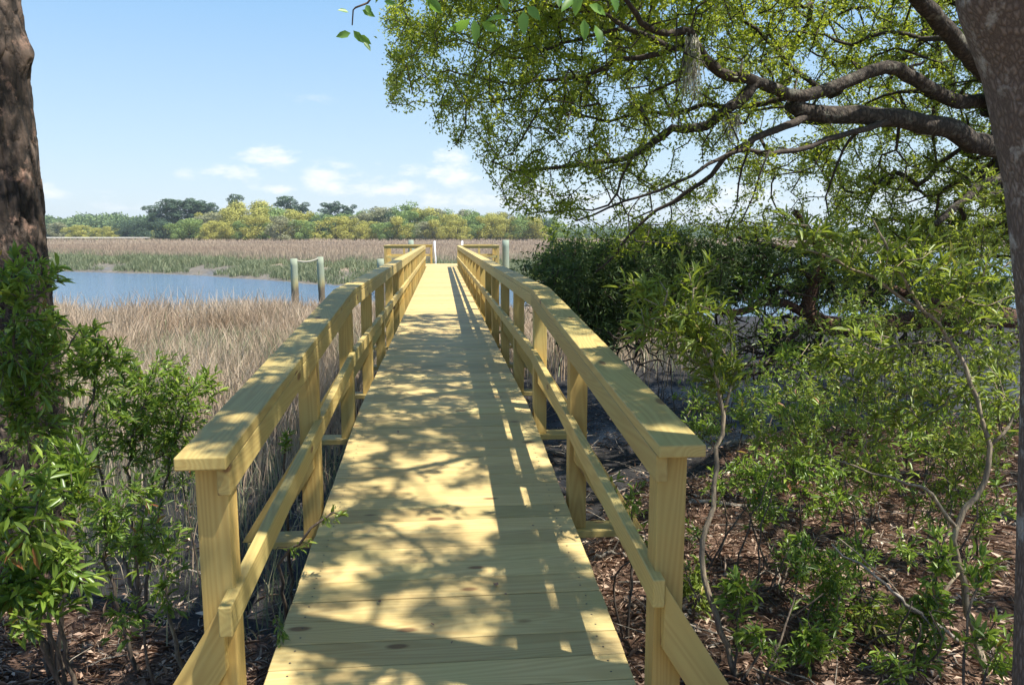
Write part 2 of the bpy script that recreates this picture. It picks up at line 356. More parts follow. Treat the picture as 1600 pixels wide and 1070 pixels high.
# ------------------------------------------------------------------ wood building
def deckz(y): return 1.322 - .075*max(5.4-y, 0)
class Boxes:
    def __init__(s): s.V = []; s.F = []; s.R = []
    def hexa(s, c8, r=None):
        k = len(s.V); s.V += [tuple(map(float, v)) for v in c8]; r = random.random() if r is None else r
        for f in ((0,3,2,1), (4,5,6,7), (0,1,5,4), (1,2,6,5), (2,3,7,6), (3,0,4,7)): s.F.append([k+i for i in f]); s.R.append(r)
    def box(s, x0, x1, y0, y1, z0, z1, r=None):
        s.hexa([(x0,y0,z0),(x1,y0,z0),(x1,y1,z0),(x0,y1,z0),(x0,y0,z1),(x1,y0,z1),(x1,y1,z1),(x0,y1,z1)], r)
    def beam(s, x0, x1, ya, yb, za, zb, r=None):   # follows the deck slope
        a, b = deckz(ya), deckz(yb)
        s.hexa([(x0,ya,a+za),(x1,ya,a+za),(x1,yb,b+za),(x0,yb,b+za),(x0,ya,a+zb),(x1,ya,a+zb),(x1,yb,b+zb),(x0,yb,b+zb)], r)
    def plank(s, A, B, side, up, w, h, r=None):     # between points A and B
        A, B, S, U = map(np.array, (A, B, side, up)); S = S*w/2; U = U*h/2
        c = [A-S-U, A+S-U, B+S-U, B-S-U, A-S+U, A+S+U, B+S+U, B-S+U]; s.hexa(c, r)
    def build(s, name, m, parent, bev=.004, seg=2):
        me = bpy.data.meshes.new(name); bm = bmesh.new(); L = bm.faces.layers.float.new('rnd')
        vs = [bm.verts.new(v) for v in s.V]
        for f, r in zip(s.F, s.R):
            fa = bm.faces.new([vs[i] for i in f]); fa[L] = r
        if bev: bmesh.ops.bevel(bm, geom=list(bm.edges), offset=bev, segments=seg, profile=.6, affect='EDGES')
        bm.normal_update(); bm.to_mesh(me); bm.free(); me.materials.append(m)
        o = bpy.data.objects.new(name, me); COL.objects.link(o)
        if parent: put(o, parent)
        return o

BW = empty('boardwalk', (0, 0, .6), 'long new yellow pine boardwalk with handrails on both sides running out over the marsh', 'boardwalk')
END = 31.9
dk = Boxes(); y = -1.6
while y < END:
    dk.beam(-.61-.004*random.random(), .61+.004*random.random(), y, y+.1362-.0035*random.random()**3, -.036+random.uniform(-.0012, .0012), random.uniform(-.0012, .0012)); y += .1400
dk.build('decking', WD, BW, .003, 1)
V = []; Fq = []; y = -1.6
while y < END:
    for sx in (-1, 1):
        for dy in (.035, .10):
            cx_, cy_ = sx*.54+random.uniform(-.006, .006), y+dy+random.uniform(-.004, .004); k0 = len(V); zc_ = deckz(cy_)+.0014
            V += [(cx_+.0042*math.cos(q*math.pi/3), cy_+.0042*math.sin(q*math.pi/3), zc_) for q in range(6)]; Fq.append([k0+q for q in range(6)])
    y += .14
put(newmesh('deck_screws', np.array(V), np.array(Fq), plain('screw_metal', (.12, .11, .10), .5, .6)), BW)
sb = Boxes()
for sx in (-1, 1):
    for ya, yb in ((-1.6, 5.4), (5.4, 17.4), (17.4, END)): sb.beam(sx*.54-.019, sx*.54+.019, ya+.003, yb-.003, -.175, -.038)
sb.build('stringer', WY, BW)
PY = [-.95, .65, 2.2, 3.8, 5.33] + [5.33+1.5*i for i in range(1, 18)]
PY[-1] = 30.9
XI = .62                                     # inner face of the rails
for k, py_ in enumerate(PY):
    if k < 1: continue
    z = deckz(py_); jo = Boxes(); ext = 1.0
    jo.box(-ext, ext, py_-.04, py_+.019+.09, z-.215, z-.178)       # flat cross board the posts stand on
    jo.build('cross_joist', WX, BW)
    gz = float(ground_z(0, py_))-.3
    for sx in (-1, 1):
        if py_ < 4: continue
        pl = Boxes(); pl.box(sx*.42-.06, sx*.42+.06, py_+.0, py_+.12, min(gz, -.2), z-.218); pl.build('support_pile', WZ, BW)
for sx in (-1, 1):
    for k, py_ in enumerate(PY):
        if k < 2: continue
        z = deckz(py_); p = Boxes()
        a, bq = (XI+.018, XI+.018+.092)
        p.box(min(sx*a, sx*bq), max(sx*a, sx*bq), py_+.003, py_+.095, z-.178, deckz(py_)+.8235)
        o = p.build('post', WZ, BW)
    # a knee brace on the near face of every post, from the outer joist end up behind the middle rail
    for k in range(2, len(PY)):
        pj = PY[k]; z = deckz(pj); br = Boxes(); y0, y1 = pj-.0355, pj+.0005
        A = np.array([sx*.96, z-.176]); B = np.array([sx*(XI+.035), z+.31]); dv = B-A; L_ = float(np.hypot(*dv)); th = math.atan2(dv[0], dv[1])
        w_ = .057; ux, uz = dv/L_; nx_, nz_ = -uz, ux; Xc = sx*(XI+.040)
        def cutx(o_): t_ = (Xc-(A[0]+nx_*o_))/ux; return (Xc, A[1]+nz_*o_+uz*t_)
        def cutz(o_): t_ = -(nz_*o_)/uz; return (A[0]+nx_*o_+ux*t_, A[1])
        quad = [cutz(-w_), cutz(w_), cutx(w_), cutx(-w_)]
        if sum(quad[q][0]*quad[(q+1) % 4][1]-quad[(q+1) % 4][0]*quad[q][1] for q in range(4)) < 0: quad = quad[::-1]
        loc = [((px_-A[0])*math.cos(th)-(pz_-A[1])*math.sin(th), (px_-A[0])*math.sin(th)+(pz_-A[1])*math.cos(th)) for px_, pz_ in quad]
        c8 = [(a_, .0005, b_) for a_, b_ in loc]+[(a_, -.0365, b_) for a_, b_ in loc]
        br.hexa(c8); o = br.build('brace', WZ, None, .003, 2); o.parent = BW
        o.location = (A[0]-BW.location[0], pj-BW.location[1], A[1]-BW.location[2]); o.rotation_euler = (0, th, 0)
    st = 2.13
    def rail(name, x0, x1, za, zb, cuts, s0=st):
        q = Boxes(); c = [s0]+cuts+[END-.9]
        for ya, yb in zip(c[:-1], c[1:]): q.beam(min(sx*x0, sx*x1), max(sx*x0, sx*x1), ya, yb-.002, za, zb)
        return q.build(name, WY, BW, .005, 3)
    c1 = [5.4, 10.3, 15.2, 20.1, 25.0] if sx > 0 else [5.4, 8.4, 12.4, 16.8, 21.4, 26.0]
    rail('handrail_cap', XI, XI+.142, .825, .863, c1)
    rail('fascia_board', XI+.001, XI+.038, .736, .823, [5.4, 9.9, 14.4, 18.9, 23.4, 27.9], 2.165)
    rail('middle_rail', XI-.002, XI+.036, .345, .435, [5.4, 9.9, 14.4, 18.9, 23.4, 27.9], 2.15 if sx > 0 else 2.10)

PH = empty('pier_head', (0, 33.5, 1.3), 'railed wooden pier head platform at the far end of the boardwalk', 'platform')
X0, X1, Y0, Y1 = -2.3, 2.36, END, 35.0
q = Boxes(); y = Y0+.004
while y < Y1-.1: q.box(X0, X1, y, y+.136, 1.286, 1.322); y += .14
q.build('decking', WD, PH, .003, 1)
q = Boxes()
for x in (X0+.02, X1-.02): q.box(x-.019, x+.019, Y0+.03, Y1-.03, 1.08, 1.284)
for yy in (Y0+.01, Y1-.05): q.box(X0, X1, yy-.019, yy+.019, 1.08, 1.283)
q.build('rim_joist', WX, PH)
segs = [((X0, Y0+.05), (-.76, Y0+.05)), ((X1, Y0+.05), (.76, Y0+.05)), ((X0, Y0+.2), (X0, Y1-.2)), ((X1, Y0+.2), (X1, Y1-.2)), ((X0, Y1-.06), (-.45, Y1-.06)), ((X1, Y1-.06), (1.05, Y1-.06))]
done = set()
for (a, b_) in segs:
    A = np.array(a); B = np.array(b_); d = B-A; L = np.linalg.norm(d); d /= L; s_ = (-d[1], d[0], 0); n = max(2, int(round(L/1.0))+1)
    ax = WX if abs(d[0]) > .5 else WY
    for (nm, z0, hh, ww) in (('handrail_cap', 2.166, .038, .142), ('fascia_board', 2.10, .088, .038), ('middle_rail', 1.71, .088, .038)):
        q = Boxes(); e = .06 if nm == 'handrail_cap' else 0
        q.plank((*(A-d*e), z0+(.002 if ax is WX else 0)), (*(B+d*e), z0+(.002 if ax is WX else 0)), s_, (0, 0, 1), ww, hh); q.build(nm, ax, PH)
    for i in range(n):
        p = A+d*L*i/(n-1); key = (round(p[0], 1), round(p[1], 1))
        if key in done: continue
        done.add(key); q = Boxes(); q.box(p[0]-.045, p[0]+.045, p[1]-.046, p[1]+.046, 1.324, 2.145); q.build('post', WZ, PH)
for x in (X0+.3, X1-.3):
    for yy in (Y0+.4, Y1-.4):
        q = Boxes(); q.box(x-.1, x+.1, yy-.1, yy+.1, -1.0, 1.28); q.build('support_pile', WZ, PH)

# gangway
GW = empty('gangway', (.32, 35.1, 1.3), 'white metal gangway with handrails sloping down beyond the pier head', 'gangway')
def tube_np(P, R, sides=8, cap=True):
    P = np.asarray(P, float); R = np.asarray(R, float); n = len(P)
    T = np.gradient(P, axis=0); T /= np.linalg.norm(T, axis=1)[:, None]+1e-9
    u = np.cross(T[0], (0.13, .21, 1.0)); 
    if np.linalg.norm(u) < 1e-3: u = np.cross(T[0], (1, 0, 0))
    u /= np.linalg.norm(u); U = np.empty_like(P); W = np.empty_like(P)
    for i in range(n):
        u = u-T[i]*(u@T[i]); u /= np.linalg.norm(u)+1e-9; U[i] = u; W[i] = np.cross(T[i], u)
    an = np.linspace(0, 2*math.pi, sides, endpoint=False)
    V = P[:, None]+R[:, None, None]*(np.cos(an)[None, :, None]*U[:, None]+np.sin(an)[None, :, None]*W[:, None])
    k = np.arange(n*sides).reshape(n, sides); k2 = np.roll(k, -1, 1)
    F = np.stack([k[:-1], k2[:-1], k2[1:], k[1:]], -1).reshape(-1, 4)
    return V.reshape(-1, 3), F
class Tubes:
    def __init__(s): s.V = []; s.F = []; s.n = 0
    def add(s, P, R, sides=8):
        if np.isscalar(R): R = np.full(len(P), R)
        V, F = tube_np(P, R, sides); s.V.append(V); s.F.append(F+s.n); s.n += len(V)
        # end caps as degenerate cones
        for e, off in ((0, 0), (len(P)-1, (len(P)-1)*sides)):
            s.V.append(np.asarray([P[e]], float)); ci = s.n; s.n += 1
            r = s.n-1-len(V)-(1 if e else 0)+off
            a = np.arange(sides)+r; b = np.roll(a, -1)
            c = np.full(sides, ci); f = np.stack([a, b, c, c], -1) if False else np.stack([b, a, c], -1) if e == 0 else np.stack([a, b, c], -1)
            s.C = getattr(s, 'C', []); s.C.append(f)
    def build(s, name, m, parent=None, smooth=True):
        if not s.V: return None
        o = newmesh(name, np.concatenate(s.V), [np.concatenate(s.F), np.concatenate(s.C)], m, smooth=smooth)
        if parent: put(o, parent)
        return o
for x in (-.3, .95):
    A = np.array([x, 35.1, 1.32]); B = np.array([x, 41.5, .45])
    for k in range(5):
        p = A+(B-A)*k/4; t_ = Tubes(); t_.add([p, p+(0, 0, 1.02)], .045 if k == 0 else .028, 8); t_.build('post', M_WHITE, GW)
    for h_, nm in ((1.0, 'handrail'), (.5, 'middle_rail')):
        t_ = Tubes(); t_.add([A+(0, 0, h_), B+(0, 0, h_)], .026, 8); t_.build(nm, M_WHITE, GW)
q = Boxes(); q.hexa([(-.3,35.05,1.2),(.95,35.05,1.2),(.95,41.5,.33),(-.3,41.5,.33),(-.3,35.05,1.3),(.95,35.05,1.3),(.95,41.5,.43),(-.3,41.5,.43)]); q.build('walkway_deck', M_WHITE, GW)

def piling(px, Y, top_py, rad, label, bot=-1.2):
    P = at(px, top_py, Y); x = P[0]; zt = P[2]
    zs = np.linspace(bot, zt, 14); lean = rng.normal(0, .008, 2)
    pts = np.array([[x+lean[0]*(z-zt), Y+lean[1]*(z-zt), z] for z in zs]); R = rad*(1+.04*rng.normal(size=14)); R[-1] *= .93
    t_ = Tubes(); t_.add(pts, R, 14); o = t_.build('dock_piling', M_PILE)
    o.location = (x, Y, 0); me = o.data; c_ = np.empty(len(me.vertices)*3, np.float32); me.vertices.foreach_get('co', c_)
    c_ = c_.reshape(-1, 3)-np.array([x, Y, 0]); me.vertices.foreach_set('co', c_.ravel().astype(np.float32))
    tag(o, label, 'piling', 'weathered round pilings near the boardwalk'); return np.array([x, Y, zt])
pA = piling(459, 25.0, 404, .115, 'leftmost mossy round piling standing in the marsh, roped to its neighbour')
pB = piling(500, 25.4, 401.5, .115, 'mossy round piling in the marsh holding the right end of the rope')
piling(594.5, 28.5, 404.5, .13, 'short grey piling just left of the left handrail, near the pier head')
piling(642, 37.5, 375, .14, 'dark piling standing behind the left railing of the pier head')
piling(790, 33.6, 375, .15, 'tall green treated piling at the right corner of the pier head')
t_ = Tubes(); tt = np.linspace(0, 1, 16); a_ = pA+(0, -.05, -.03); b_ = pB+(0, -.05, -.02)
P = a_[None]*(1-tt[:, None])+b_[None]*tt[:, None]; P[:, 2] -= .10*4*tt*(1-tt)
t_.add(P, .028, 6); tag(t_.build('rope', M_ROPE), 'slack pale rope slung between the tops of two mossy pilings', 'rope')
for p_, q_ in ((pA, 0), (pB, 1)): pass

# ------------------------------------------------------------------ leaves and growth
def norm(v): return v/(np.linalg.norm(v, axis=-1, keepdims=True)+1e-9)
TMPL4 = (np.array([[0, 0, 0], [.45, .5, .10], [1, 0, -.05], [.5, -.5, .10]]), np.array([[0, 2, 1], [0, 3, 2]]))
TMPL6 = (np.array([[0, 0, 0], [.32, .42, .08], [.32, -.42, .08], [.68, .36, .06], [.68, -.36, .06], [1, 0, -.10], [.5, 0, -.02]]),
         np.array([[0, 6, 1], [0, 2, 6], [1, 6, 3], [2, 4, 6], [3, 6, 5], [4, 5, 6]]))
def leaves(P, D, L, Wd, tmpl, roll=None, up=None):
    n = len(P); D = norm(D)
    r = rng.normal(size=(n, 3)) if up is None else up+rng.normal(size=(n, 3))*.45
    S = norm(np.cross(D, r)); Nn = np.cross(S, D)
    T, F = tmpl
    V = P[:, None]+L[:, None, None]*(T[None, :, 0:1]*D[:, None]) + Wd[:, None, None]*T[None, :, 1:2]*S[:, None] + L[:, None, None]*T[None, :, 2:3]*Nn[:, None]
    k = len(T); Fo = (F[None]+(np.arange(n)*k)[:, None, None]).reshape(-1, 3)
    return V.reshape(-1, 3), Fo, len(F)

class Plant:
    def __init__(s, cap=60000):
        s.P = np.zeros((cap, 3)); s.par = np.full(cap, -1); s.r = np.zeros(cap); s.fix = np.zeros(cap, bool); s.n = 0; s.tips = []
    def node(s, p, par, r=0, fix=False):
        i = s.n; s.P[i] = p; s.par[i] = par; s.r[i] = r; s.fix[i] = fix; s.n += 1; return i
    rs = 1.0
    def limb(s, pts, r0, r1, start=None, step=.12, wob=.02):
        r0 *= s.rs; r1 *= s.rs
        """smooth curve through pts; start = index of the node to grow from (or None)"""
        pts = np.array(pts, float)
        if start is not None: pts = np.vstack([s.P[start], pts])
        # catmull-rom
        Q = np.vstack([2*pts[0]-pts[1], pts, 2*pts[-1]-pts[-2]]); out = []
        for i in range(1, len(Q)-2):
            L = np.linalg.norm(Q[i+1]-Q[i]); m = max(2, int(L/step))
            for t in np.linspace(0, 1, m, endpoint=False):
                out.append(.5*((2*Q[i])+(-Q[i-1]+Q[i+1])*t+(2*Q[i-1]-5*Q[i]+4*Q[i+1]-Q[i+2])*t*t+(-Q[i-1]+3*Q[i]-3*Q[i+1]+Q[i+2])*t**3))
        out.append(pts[-1]); out = np.array(out); out[1:-1] += rng.normal(size=out[1:-1].shape)*wob*.4
        par = start; ids = []; n = len(out)
        for i, p in enumerate(out):
            if i == 0 and start is not None: ids.append(start); continue
            par = s.node(p, -1 if par is None else par, r0+(r1-r0)*(i/(n-1))**.9, True); ids.append(par)
        return ids
    def grow(s, T, step=.12, wob=.25, droop=0., bias=0.):
        T = np.asarray(T); 
        d = np.array([np.min(np.sum((s.P[:s.n]-t)**2, 1)) for t in T]); T = T[np.argsort(d)]
        for t in T:
            dd = np.sum((s.P[:s.n]-t)**2, 1)
            j = int(np.argmin(dd)); D = math.sqrt(dd[j])
            if D < .03: s.tips.append(j); continue
            m = max(1, int(D/step)); a = s.P[j]; v = t-a
            pd = norm(a-s.P[s.par[j]]) if s.par[j] >= 0 else norm(v)
            ctrl = a+v*.45+pd*D*.22+rng.normal(size=3)*D*.10*wob/.25
            par = j
            for q in range(1, m+1):
                u = q/m; p = (1-u)**2*a+2*u*(1-u)*ctrl+u*u*t
                if q < m: p = p+rng.normal(size=3)*step*.14
                p = p+np.array([0, 0, -droop*u*u*D]); par = s.node(p, par)
            s.tips.append(par)
    def finish(s, r_tip=.0022, expo=.42, cap=.5):
        n = s.n; cnt = np.zeros(n)
        for t in s.tips: cnt[t] += 1
        for i in range(n-1, -1, -1):
            if s.par[i] >= 0: cnt[s.par[i]] += cnt[i]
        rr = r_tip*np.maximum(cnt, 1)**expo
        for i in range(n):
            if s.fix[i]: s.r[i] = max(s.r[i], .001)
            else:
                s.r[i] = rr[i]
                p = s.par[i]
                if p >= 0: s.r[i] = min(s.r[i], s.r[p]*(.62 if s.fix[p] else 1.0))
        s.ch = [[] for _ in range(n)]
        for i in range(n):
            if s.par[i] >= 0: s.ch[s.par[i]].append(i)
    def wood(s, name, m, parent, rmin=0., rmax=9, sides=None):
        """all branch chains whose first radius lies in [rmin, rmax)"""
        T = Tubes(); used = np.zeros(s.n, bool)
        for i in range(s.n):
            if used[i]: continue
            chain = [i] if s.par[i] < 0 else [s.par[i], i]; j = i; used[i] = True
            while s.ch[j]:
                c = [x for x in s.ch[j] if not used[x]]
                if not c: break
                fx = [x for x in c if s.fix[x] and s.fix[j]] or c
                k = max(fx, key=lambda x: s.r[x]); used[k] = True; chain.append(k); j = k
            if len(chain) < 2: continue
            r = s.r[chain].copy()
            if s.par[chain[1]] >= 0 and s.par[i] >= 0: r[0] = r[1]
            if not (rmin <= r[0] < rmax): continue
            R0 = r[0]; sd = 3 if R0 < .006 else 5 if R0 < .02 else 8 if R0 < .05 else 14
            T.add(s.P[chain], r, sd)
        return T.build(name, m, parent)
    def tipdirs(s, back=2):
        t = np.array(s.tips); p = t.copy()
        for _ in range(back): p = np.where(s.par[p] >= 0, s.par[p], p)
        return s.P[t], norm(s.P[t]-s.P[p]+rng.normal(size=(len(t), 3))*1e-4)

def inblob(c, r, n):
    v = norm(rng.normal(size=(n, 3)))*(rng.random((n, 1))**(1/2.4)); return np.array(c)+v*np.array(r)

# ------------------------------------------------------------------ live oak on the right
OK = empty('live_oak', (6.95, 7.6, .3), 'spreading live oak reaching over the boardwalk from the right', 'tree')
ok = Plant(140000)
base = np.array([6.95, 7.6, .2]); hub = at(1578, 235, 7.4)
tr = ok.limb([base, base+(-.05, 0, 1.2), (hub+base)/2+(.35, 0, .2), hub+(.12, 0, 0), hub+(.15, .1, 1.2), hub+(.2, .3, 2.6), hub+(.6, .2, 4.4)], .36, .12, None, .16)
def nearest(pl, p): return int(np.argmin(np.sum((pl.P[:pl.n]-p)**2, 1)))
def pxl(l): return [at(*v) for v in l]
ok.rs = .72
LA = ok.limb(pxl([(1520,222,7.1),(1490,203,7.0),(1440,190,6.9),(1380,184,6.8),(1320,178,6.7),(1270,176,6.65),(1235,160,6.6)]), .155, .10, nearest(ok, hub))
LB = ok.limb(pxl([(1540,158,7.6),(1500,160,7.3),(1455,140,7.1),(1405,110,6.9),(1369,110,6.8),(1320,128,6.7),(1275,145,6.6),(1244,150,6.55),(1213,140,6.5),(1181,128,6.4),(1125,112,6.3),(1103,91,6.2),(1087,72,6.1)]), .105, .058, nearest(ok, at(1575, 170, 7.5)))
LB2 = ok.limb(pxl([(1078,50,6.05),(1056,52,6.0),(1025,50,5.9),(1003,36,5.8),(985,10,5.7),(960,-30,5.6)]), .055, .02, LB[-1])
LB3 = ok.limb(pxl([(1075,80,6.1),(1050,73,6.1),(1019,59,6.1),(978,44,6.2),(950,26,6.2),(900,15,6.3),(850,8,6.4),(800,20,6.5)]), .048, .012, LB[-3])
LC = ok.limb(pxl([(1156,159,6.4),(1131,172,6.4),(1119,187,6.5),(1087,203,6.6),(1050,203,6.7),(1025,222,6.8),(994,240,6.9),(962,250,7.0),(931,253,7.1),(900,259,7.2),(850,263,7.3),(800,268,7.4)]), .072, .018, nearest(ok, at(1185, 130, 6.4)))
LE = ok.limb(pxl([(1228,197,6.5),(1197,209,6.4),(1166,225,6.3),(1131,247,6.3),(1110,275,6.3),(1075,300,6.4),(1025,330,6.5),(985,366,6.6),(960,398,6.7),(930,425,6.8)]), .052, .011, nearest(ok, at(1262, 175, 6.65)))
LD = ok.limb(pxl([(1369,196,6.7),(1331,208,6.6),(1291,219,6.5),(1244,234,6.4),(1203,241,6.3),(1166,236,6.2),(1137,241,6.2),(1106,259,6.1),(1056,287,6.1),(1000,305,6.2),(950,325,6.3),(900,345,6.4)]), .042, .010, nearest(ok, at(1405, 186, 6.85)))
LF = ok.limb(pxl([(1545,120,7.0),(1520,95,6.8),(1490,60,6.6),(1455,20,6.4),(1420,-20,6.2),(1350,-90,6.0)]), .13, .08, nearest(ok, at(1570, 170, 7.5)))
LF2 = ok.limb(pxl([(1250,-180,5.4),(1130,-260,5.0),(1000,-330,4.6),(850,-420,4.3)]), .085, .03, LF[-1])
LF3 = ok.limb(pxl([(1300,-200,6.6),(1200,-330,7.0),(1050,-420,7.4)]), .07, .03, LF[-1])
LG = ok.limb(pxl([(1545,285,7.2),(1520,300,7.0),(1490,325,6.9),(1462,350,6.8)]), .085, .04, nearest(ok, at(1578, 262, 7.4)))
LH = ok.limb(pxl([(1150,170,6.9),(1100,165,7.1),(1050,180,7.3),(1000,172,7.5),(950,190,7.7),(880,170,7.9),(820,175,8.1)]), .04, .012, nearest(ok, at(1244, 150, 6.55)))
LI = ok.limb(pxl([(1000,90,6.3),(960,95,6.5),(920,120,6.7),(860,125,6.9),(800,130,7.1),(740,120,7.3),(700,110,7.4)]), .035, .01, nearest(ok, at(1060, 75, 6.1)))
LM = ok.limb(pxl([(1300,150,7.0),(1240,110,7.2),(1200,60,7.4),(1150,20,7.5),(1120,-20,7.6)]), .045, .015, nearest(ok, at(1320, 128, 6.7)))
LN_ = ok.limb(pxl([(1430,60,7.2),(1390,50,7.3),(1330,70,7.5),(1290,55,7.6),(1230,50,7.8)]), .04, .012, nearest(ok, at(1490, 60, 6.6)))
LO = ok.limb(pxl([(1420,105,7.2),(1450,95,7.2),(1400,75,7.3),(1360,90,7.5)]), .03, .012, nearest(ok, at(1455, 140, 7.1)))
LP_ = ok.limb(pxl([(900,60,6.6),(860,75,6.8),(820,90,7.0),(770,85,7.1),(720,60,7.2),(680,70,7.3),(640,60,7.4)]), .026, .007, nearest(ok, at(978, 44, 6.2)))
LQ = ok.limb(pxl([(1000,235,6.9),(970,280,6.9),(950,320,6.8),(900,330,6.9),(850,330,7.0)]), .026, .007, nearest(ok, at(1025, 222, 6.8)))
LR = ok.limb(pxl([(870,140,7.0),(840,175,7.0),(820,210,7.0),(800,240,7.1),(770,250,7.2)]), .022, .006, nearest(ok, at(920, 120, 6.7)))
LS = ok.limb(pxl([(1180,215,6.7),(1160,260,6.8),(1150,320,6.9),(1130,370,7.0)]), .024, .007, nearest(ok, at(1203, 241, 6.3)))
LT = ok.limb(pxl([(1330,215,6.9),(1310,260,6.9),(1290,310,7.0),(1300,360,7.1)]), .026, .008, nearest(ok, at(1340, 200, 6.7)))
# trunk buttress limbs reaching back over the bank (shade the deck in front of the camera)
LJ = ok.limb([hub+(-.6, -1.2, 1.6), hub+(-1.6, -2.6, 2.2), hub+(-2.8, -3.8, 2.5), hub+(-4.0, -4.6, 2.6)], .14, .04, nearest(ok, hub+(.15, .1, 1.2)))
LK = ok.limb([hub+(-.8, 1.0, 1.8), hub+(-2.0, 2.2, 2.2), hub+(-3.4, 3.0, 2.4)], .10, .03, nearest(ok, hub+(.15, .1, 1.3)))

# crown targets inside the silhouette of the canopy
def inpoly(x, y, poly):
    r = False; n = len(poly); j = n-1
    for i in range(n):
        xi, yi = poly[i]; xj, yj = poly[j]
        if (yi > y) != (yj > y) and x < (xj-xi)*(y-yi)/(yj-yi)+xi: r = not r
        j = i
    return r
CAN = [(600,30),(598,70),(614,110),(606,155),(640,170),(690,190),(690,225),(725,235),(775,285),(800,330),(850,340),(910,352),(960,400),(1000,392),(1060,380),(1130,372),(1200,372),(1260,345),(1340,350),(1420,380),(1500,400),(1600,420),(1700,300),(1700,-60),(640,-60)]
GAPS = [(1075,255,62,26,.8),(960,305,60,24,.6),(1230,205,55,18,.6),(1240,300,50,26,.75),(1150,330,60,22,.7),(1040,330,50,20,.5),(1435,318,22,16,.9),(1330,250,30,14,.5),(720,180,30,16,.5),(800,215,50,20,.35),(1000,20,40,14,.4),(1060,10,30,16,.6),(650,170,30,14,.5),(1250,330,60,14,.6)]
T = []
while len(T) < 3600:
    x = rng.uniform(590, 1700); y_ = rng.uniform(-60, 425)
    if len(T) > 3350: x = rng.uniform(1230, 1600); y_ = rng.uniform(250, 420)
    if not inpoly(x, y_, CAN): continue
    g_ = 1.0
    for (a, b2, c2, d2, s2) in GAPS:
        e = ((x-a)/c2)**2+((y_-b2)/d2)**2
        if e < 1: g_ *= 1-s2
    if y_ > 180 and x < 1250: g_ *= .72
    if y_ < 120 and x > 950: g_ *= 1.0
    if rng.random() > g_: continue
    Yd = rng.uniform(6.7, 10.2) if rng.random() < .88 else rng.uniform(5.4, 7)
    if x < 960: Yd = rng.uniform(6.0, 9.0)
    if x > 1250: Yd = rng.uniform(7.2, 11.0)
    T.append(at(x, y_, Yd))
ok.grow(T, .13, .3, .05)
n_in = len(ok.tips)
T2 = []
while len(T2) < 2900:
    lx = rng.uniform(-3.6, 7.0); ly = rng.uniform(.3, 12.3); z = rng.uniform(4.3, 8.6)   # where it shades, and how high it hangs
    p = np.array([lx, ly, 1.2])+SUN*((z-1.2)/SUN[2]); e = (p-CAM)
    d_ = e[1]*math.cos(YAW)+e[0]*math.sin(YAW); zc = d_*math.cos(PITCH)-e[2]*math.sin(PITCH)
    v_ = 535-FPX*((d_*math.sin(PITCH)+e[2]*math.cos(PITCH))/zc) if zc > .1 else -999
    if v_ > -20 and not (p[0] > .5 and v_ < 120): continue
    dens = .5+.5*vnoise(lx*1.1, ly*1.1, s=77)
    if rng.random() > (.30+.95*dens)*(.22 if lx < -1.3 else .24 if lx > 1.1 else 1)*(.4 if ly < 2.3 else 1): continue
    T2.append(p)
ok.grow(T2, .2, .3, .02)
ok.finish(.0043, .46)
print('oak nodes', ok.n)
ok.wood('trunk', M_OAKBARK, OK, .05, 9)
ok.wood('branches', M_TWIG, OK, 0, .05)
TP, TD = ok.tipdirs(2)
def oakleaves(TP, TD, n, L):
    P = np.repeat(TP, n, 0); D = np.repeat(TD, n, 0); u = rng.random((len(P), 1))
    P = P-D*u*.20+rng.normal(size=P.shape)*.035
    dd = norm(D*.5+norm(rng.normal(size=P.shape))*.9+np.array([0, 0, .12]))
    ln = rng.uniform(.7, 1.25, len(P))*L
    return P, dd, ln
P1, D1, L1 = oakleaves(TP[:n_in], TD[:n_in], 44, .040)
P2, D2, L2 = oakleaves(TP[n_in:], TD[n_in:], 54, .068)
PP = np.concatenate([P1, P2]); DD = np.concatenate([D1, D2]); LL = np.concatenate([L1, L2])
V, F, k = leaves(PP, DD, LL, LL*.42, TMPL4)
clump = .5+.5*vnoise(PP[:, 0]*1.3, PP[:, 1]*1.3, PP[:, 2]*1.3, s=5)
rn = np.clip(.45*clump+.4*rng.random(len(PP))+.09*(PP[:, 2]-3.6), 0, 1)  # higher leaves yellower: new growth, plus sunlight from above put into the colour
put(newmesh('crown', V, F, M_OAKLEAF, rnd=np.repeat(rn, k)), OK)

# Spanish moss: hanging strands
def moss(px, py, Y, length, width, n, label):
    A = at(px, py, Y); Vs = []; Fs = []; k = 0; T = Tubes()
    for i in range(n):
        p = A+rng.normal(size=3)*np.array([width, width, .02]); L = length*rng.uniform(.35, 1)*(1-.4*rng.random())
        m = 9; pts = [p]; dr = rng.normal(size=2)*.02
        for q in range(m): p = p+np.array([dr[0]*.3+rng.normal()*.006, dr[1]*.3+rng.normal()*.006, -L/m]); pts.append(p)
        T.add(np.array(pts), np.linspace(.0042, .002, m+1), 3)
    o = T.build('hanging_moss', M_MOSS); c = np.empty(len(o.data.vertices)*3, np.float32)
    o.data.vertices.foreach_get('co', c); c = c.reshape(-1, 3)-A; o.data.vertices.foreach_set('co', c.astype(np.float32).ravel()); o.location = A
    o.data.attributes.new('rnd', 'FLOAT', 'FACE').data.foreach_set('value', rng.random(len(o.data.polygons)).astype(np.float32))
    tag(o, label, 'moss', 'spanish moss in the live oak')
moss(1080, 62, 6.0, .62, .022, 85, 'long pale strand of moss hanging from the bent upper oak limb')
moss(1146, 180, 6.4, .30, .035, 46, 'short ragged tuft of moss under the middle oak limb')

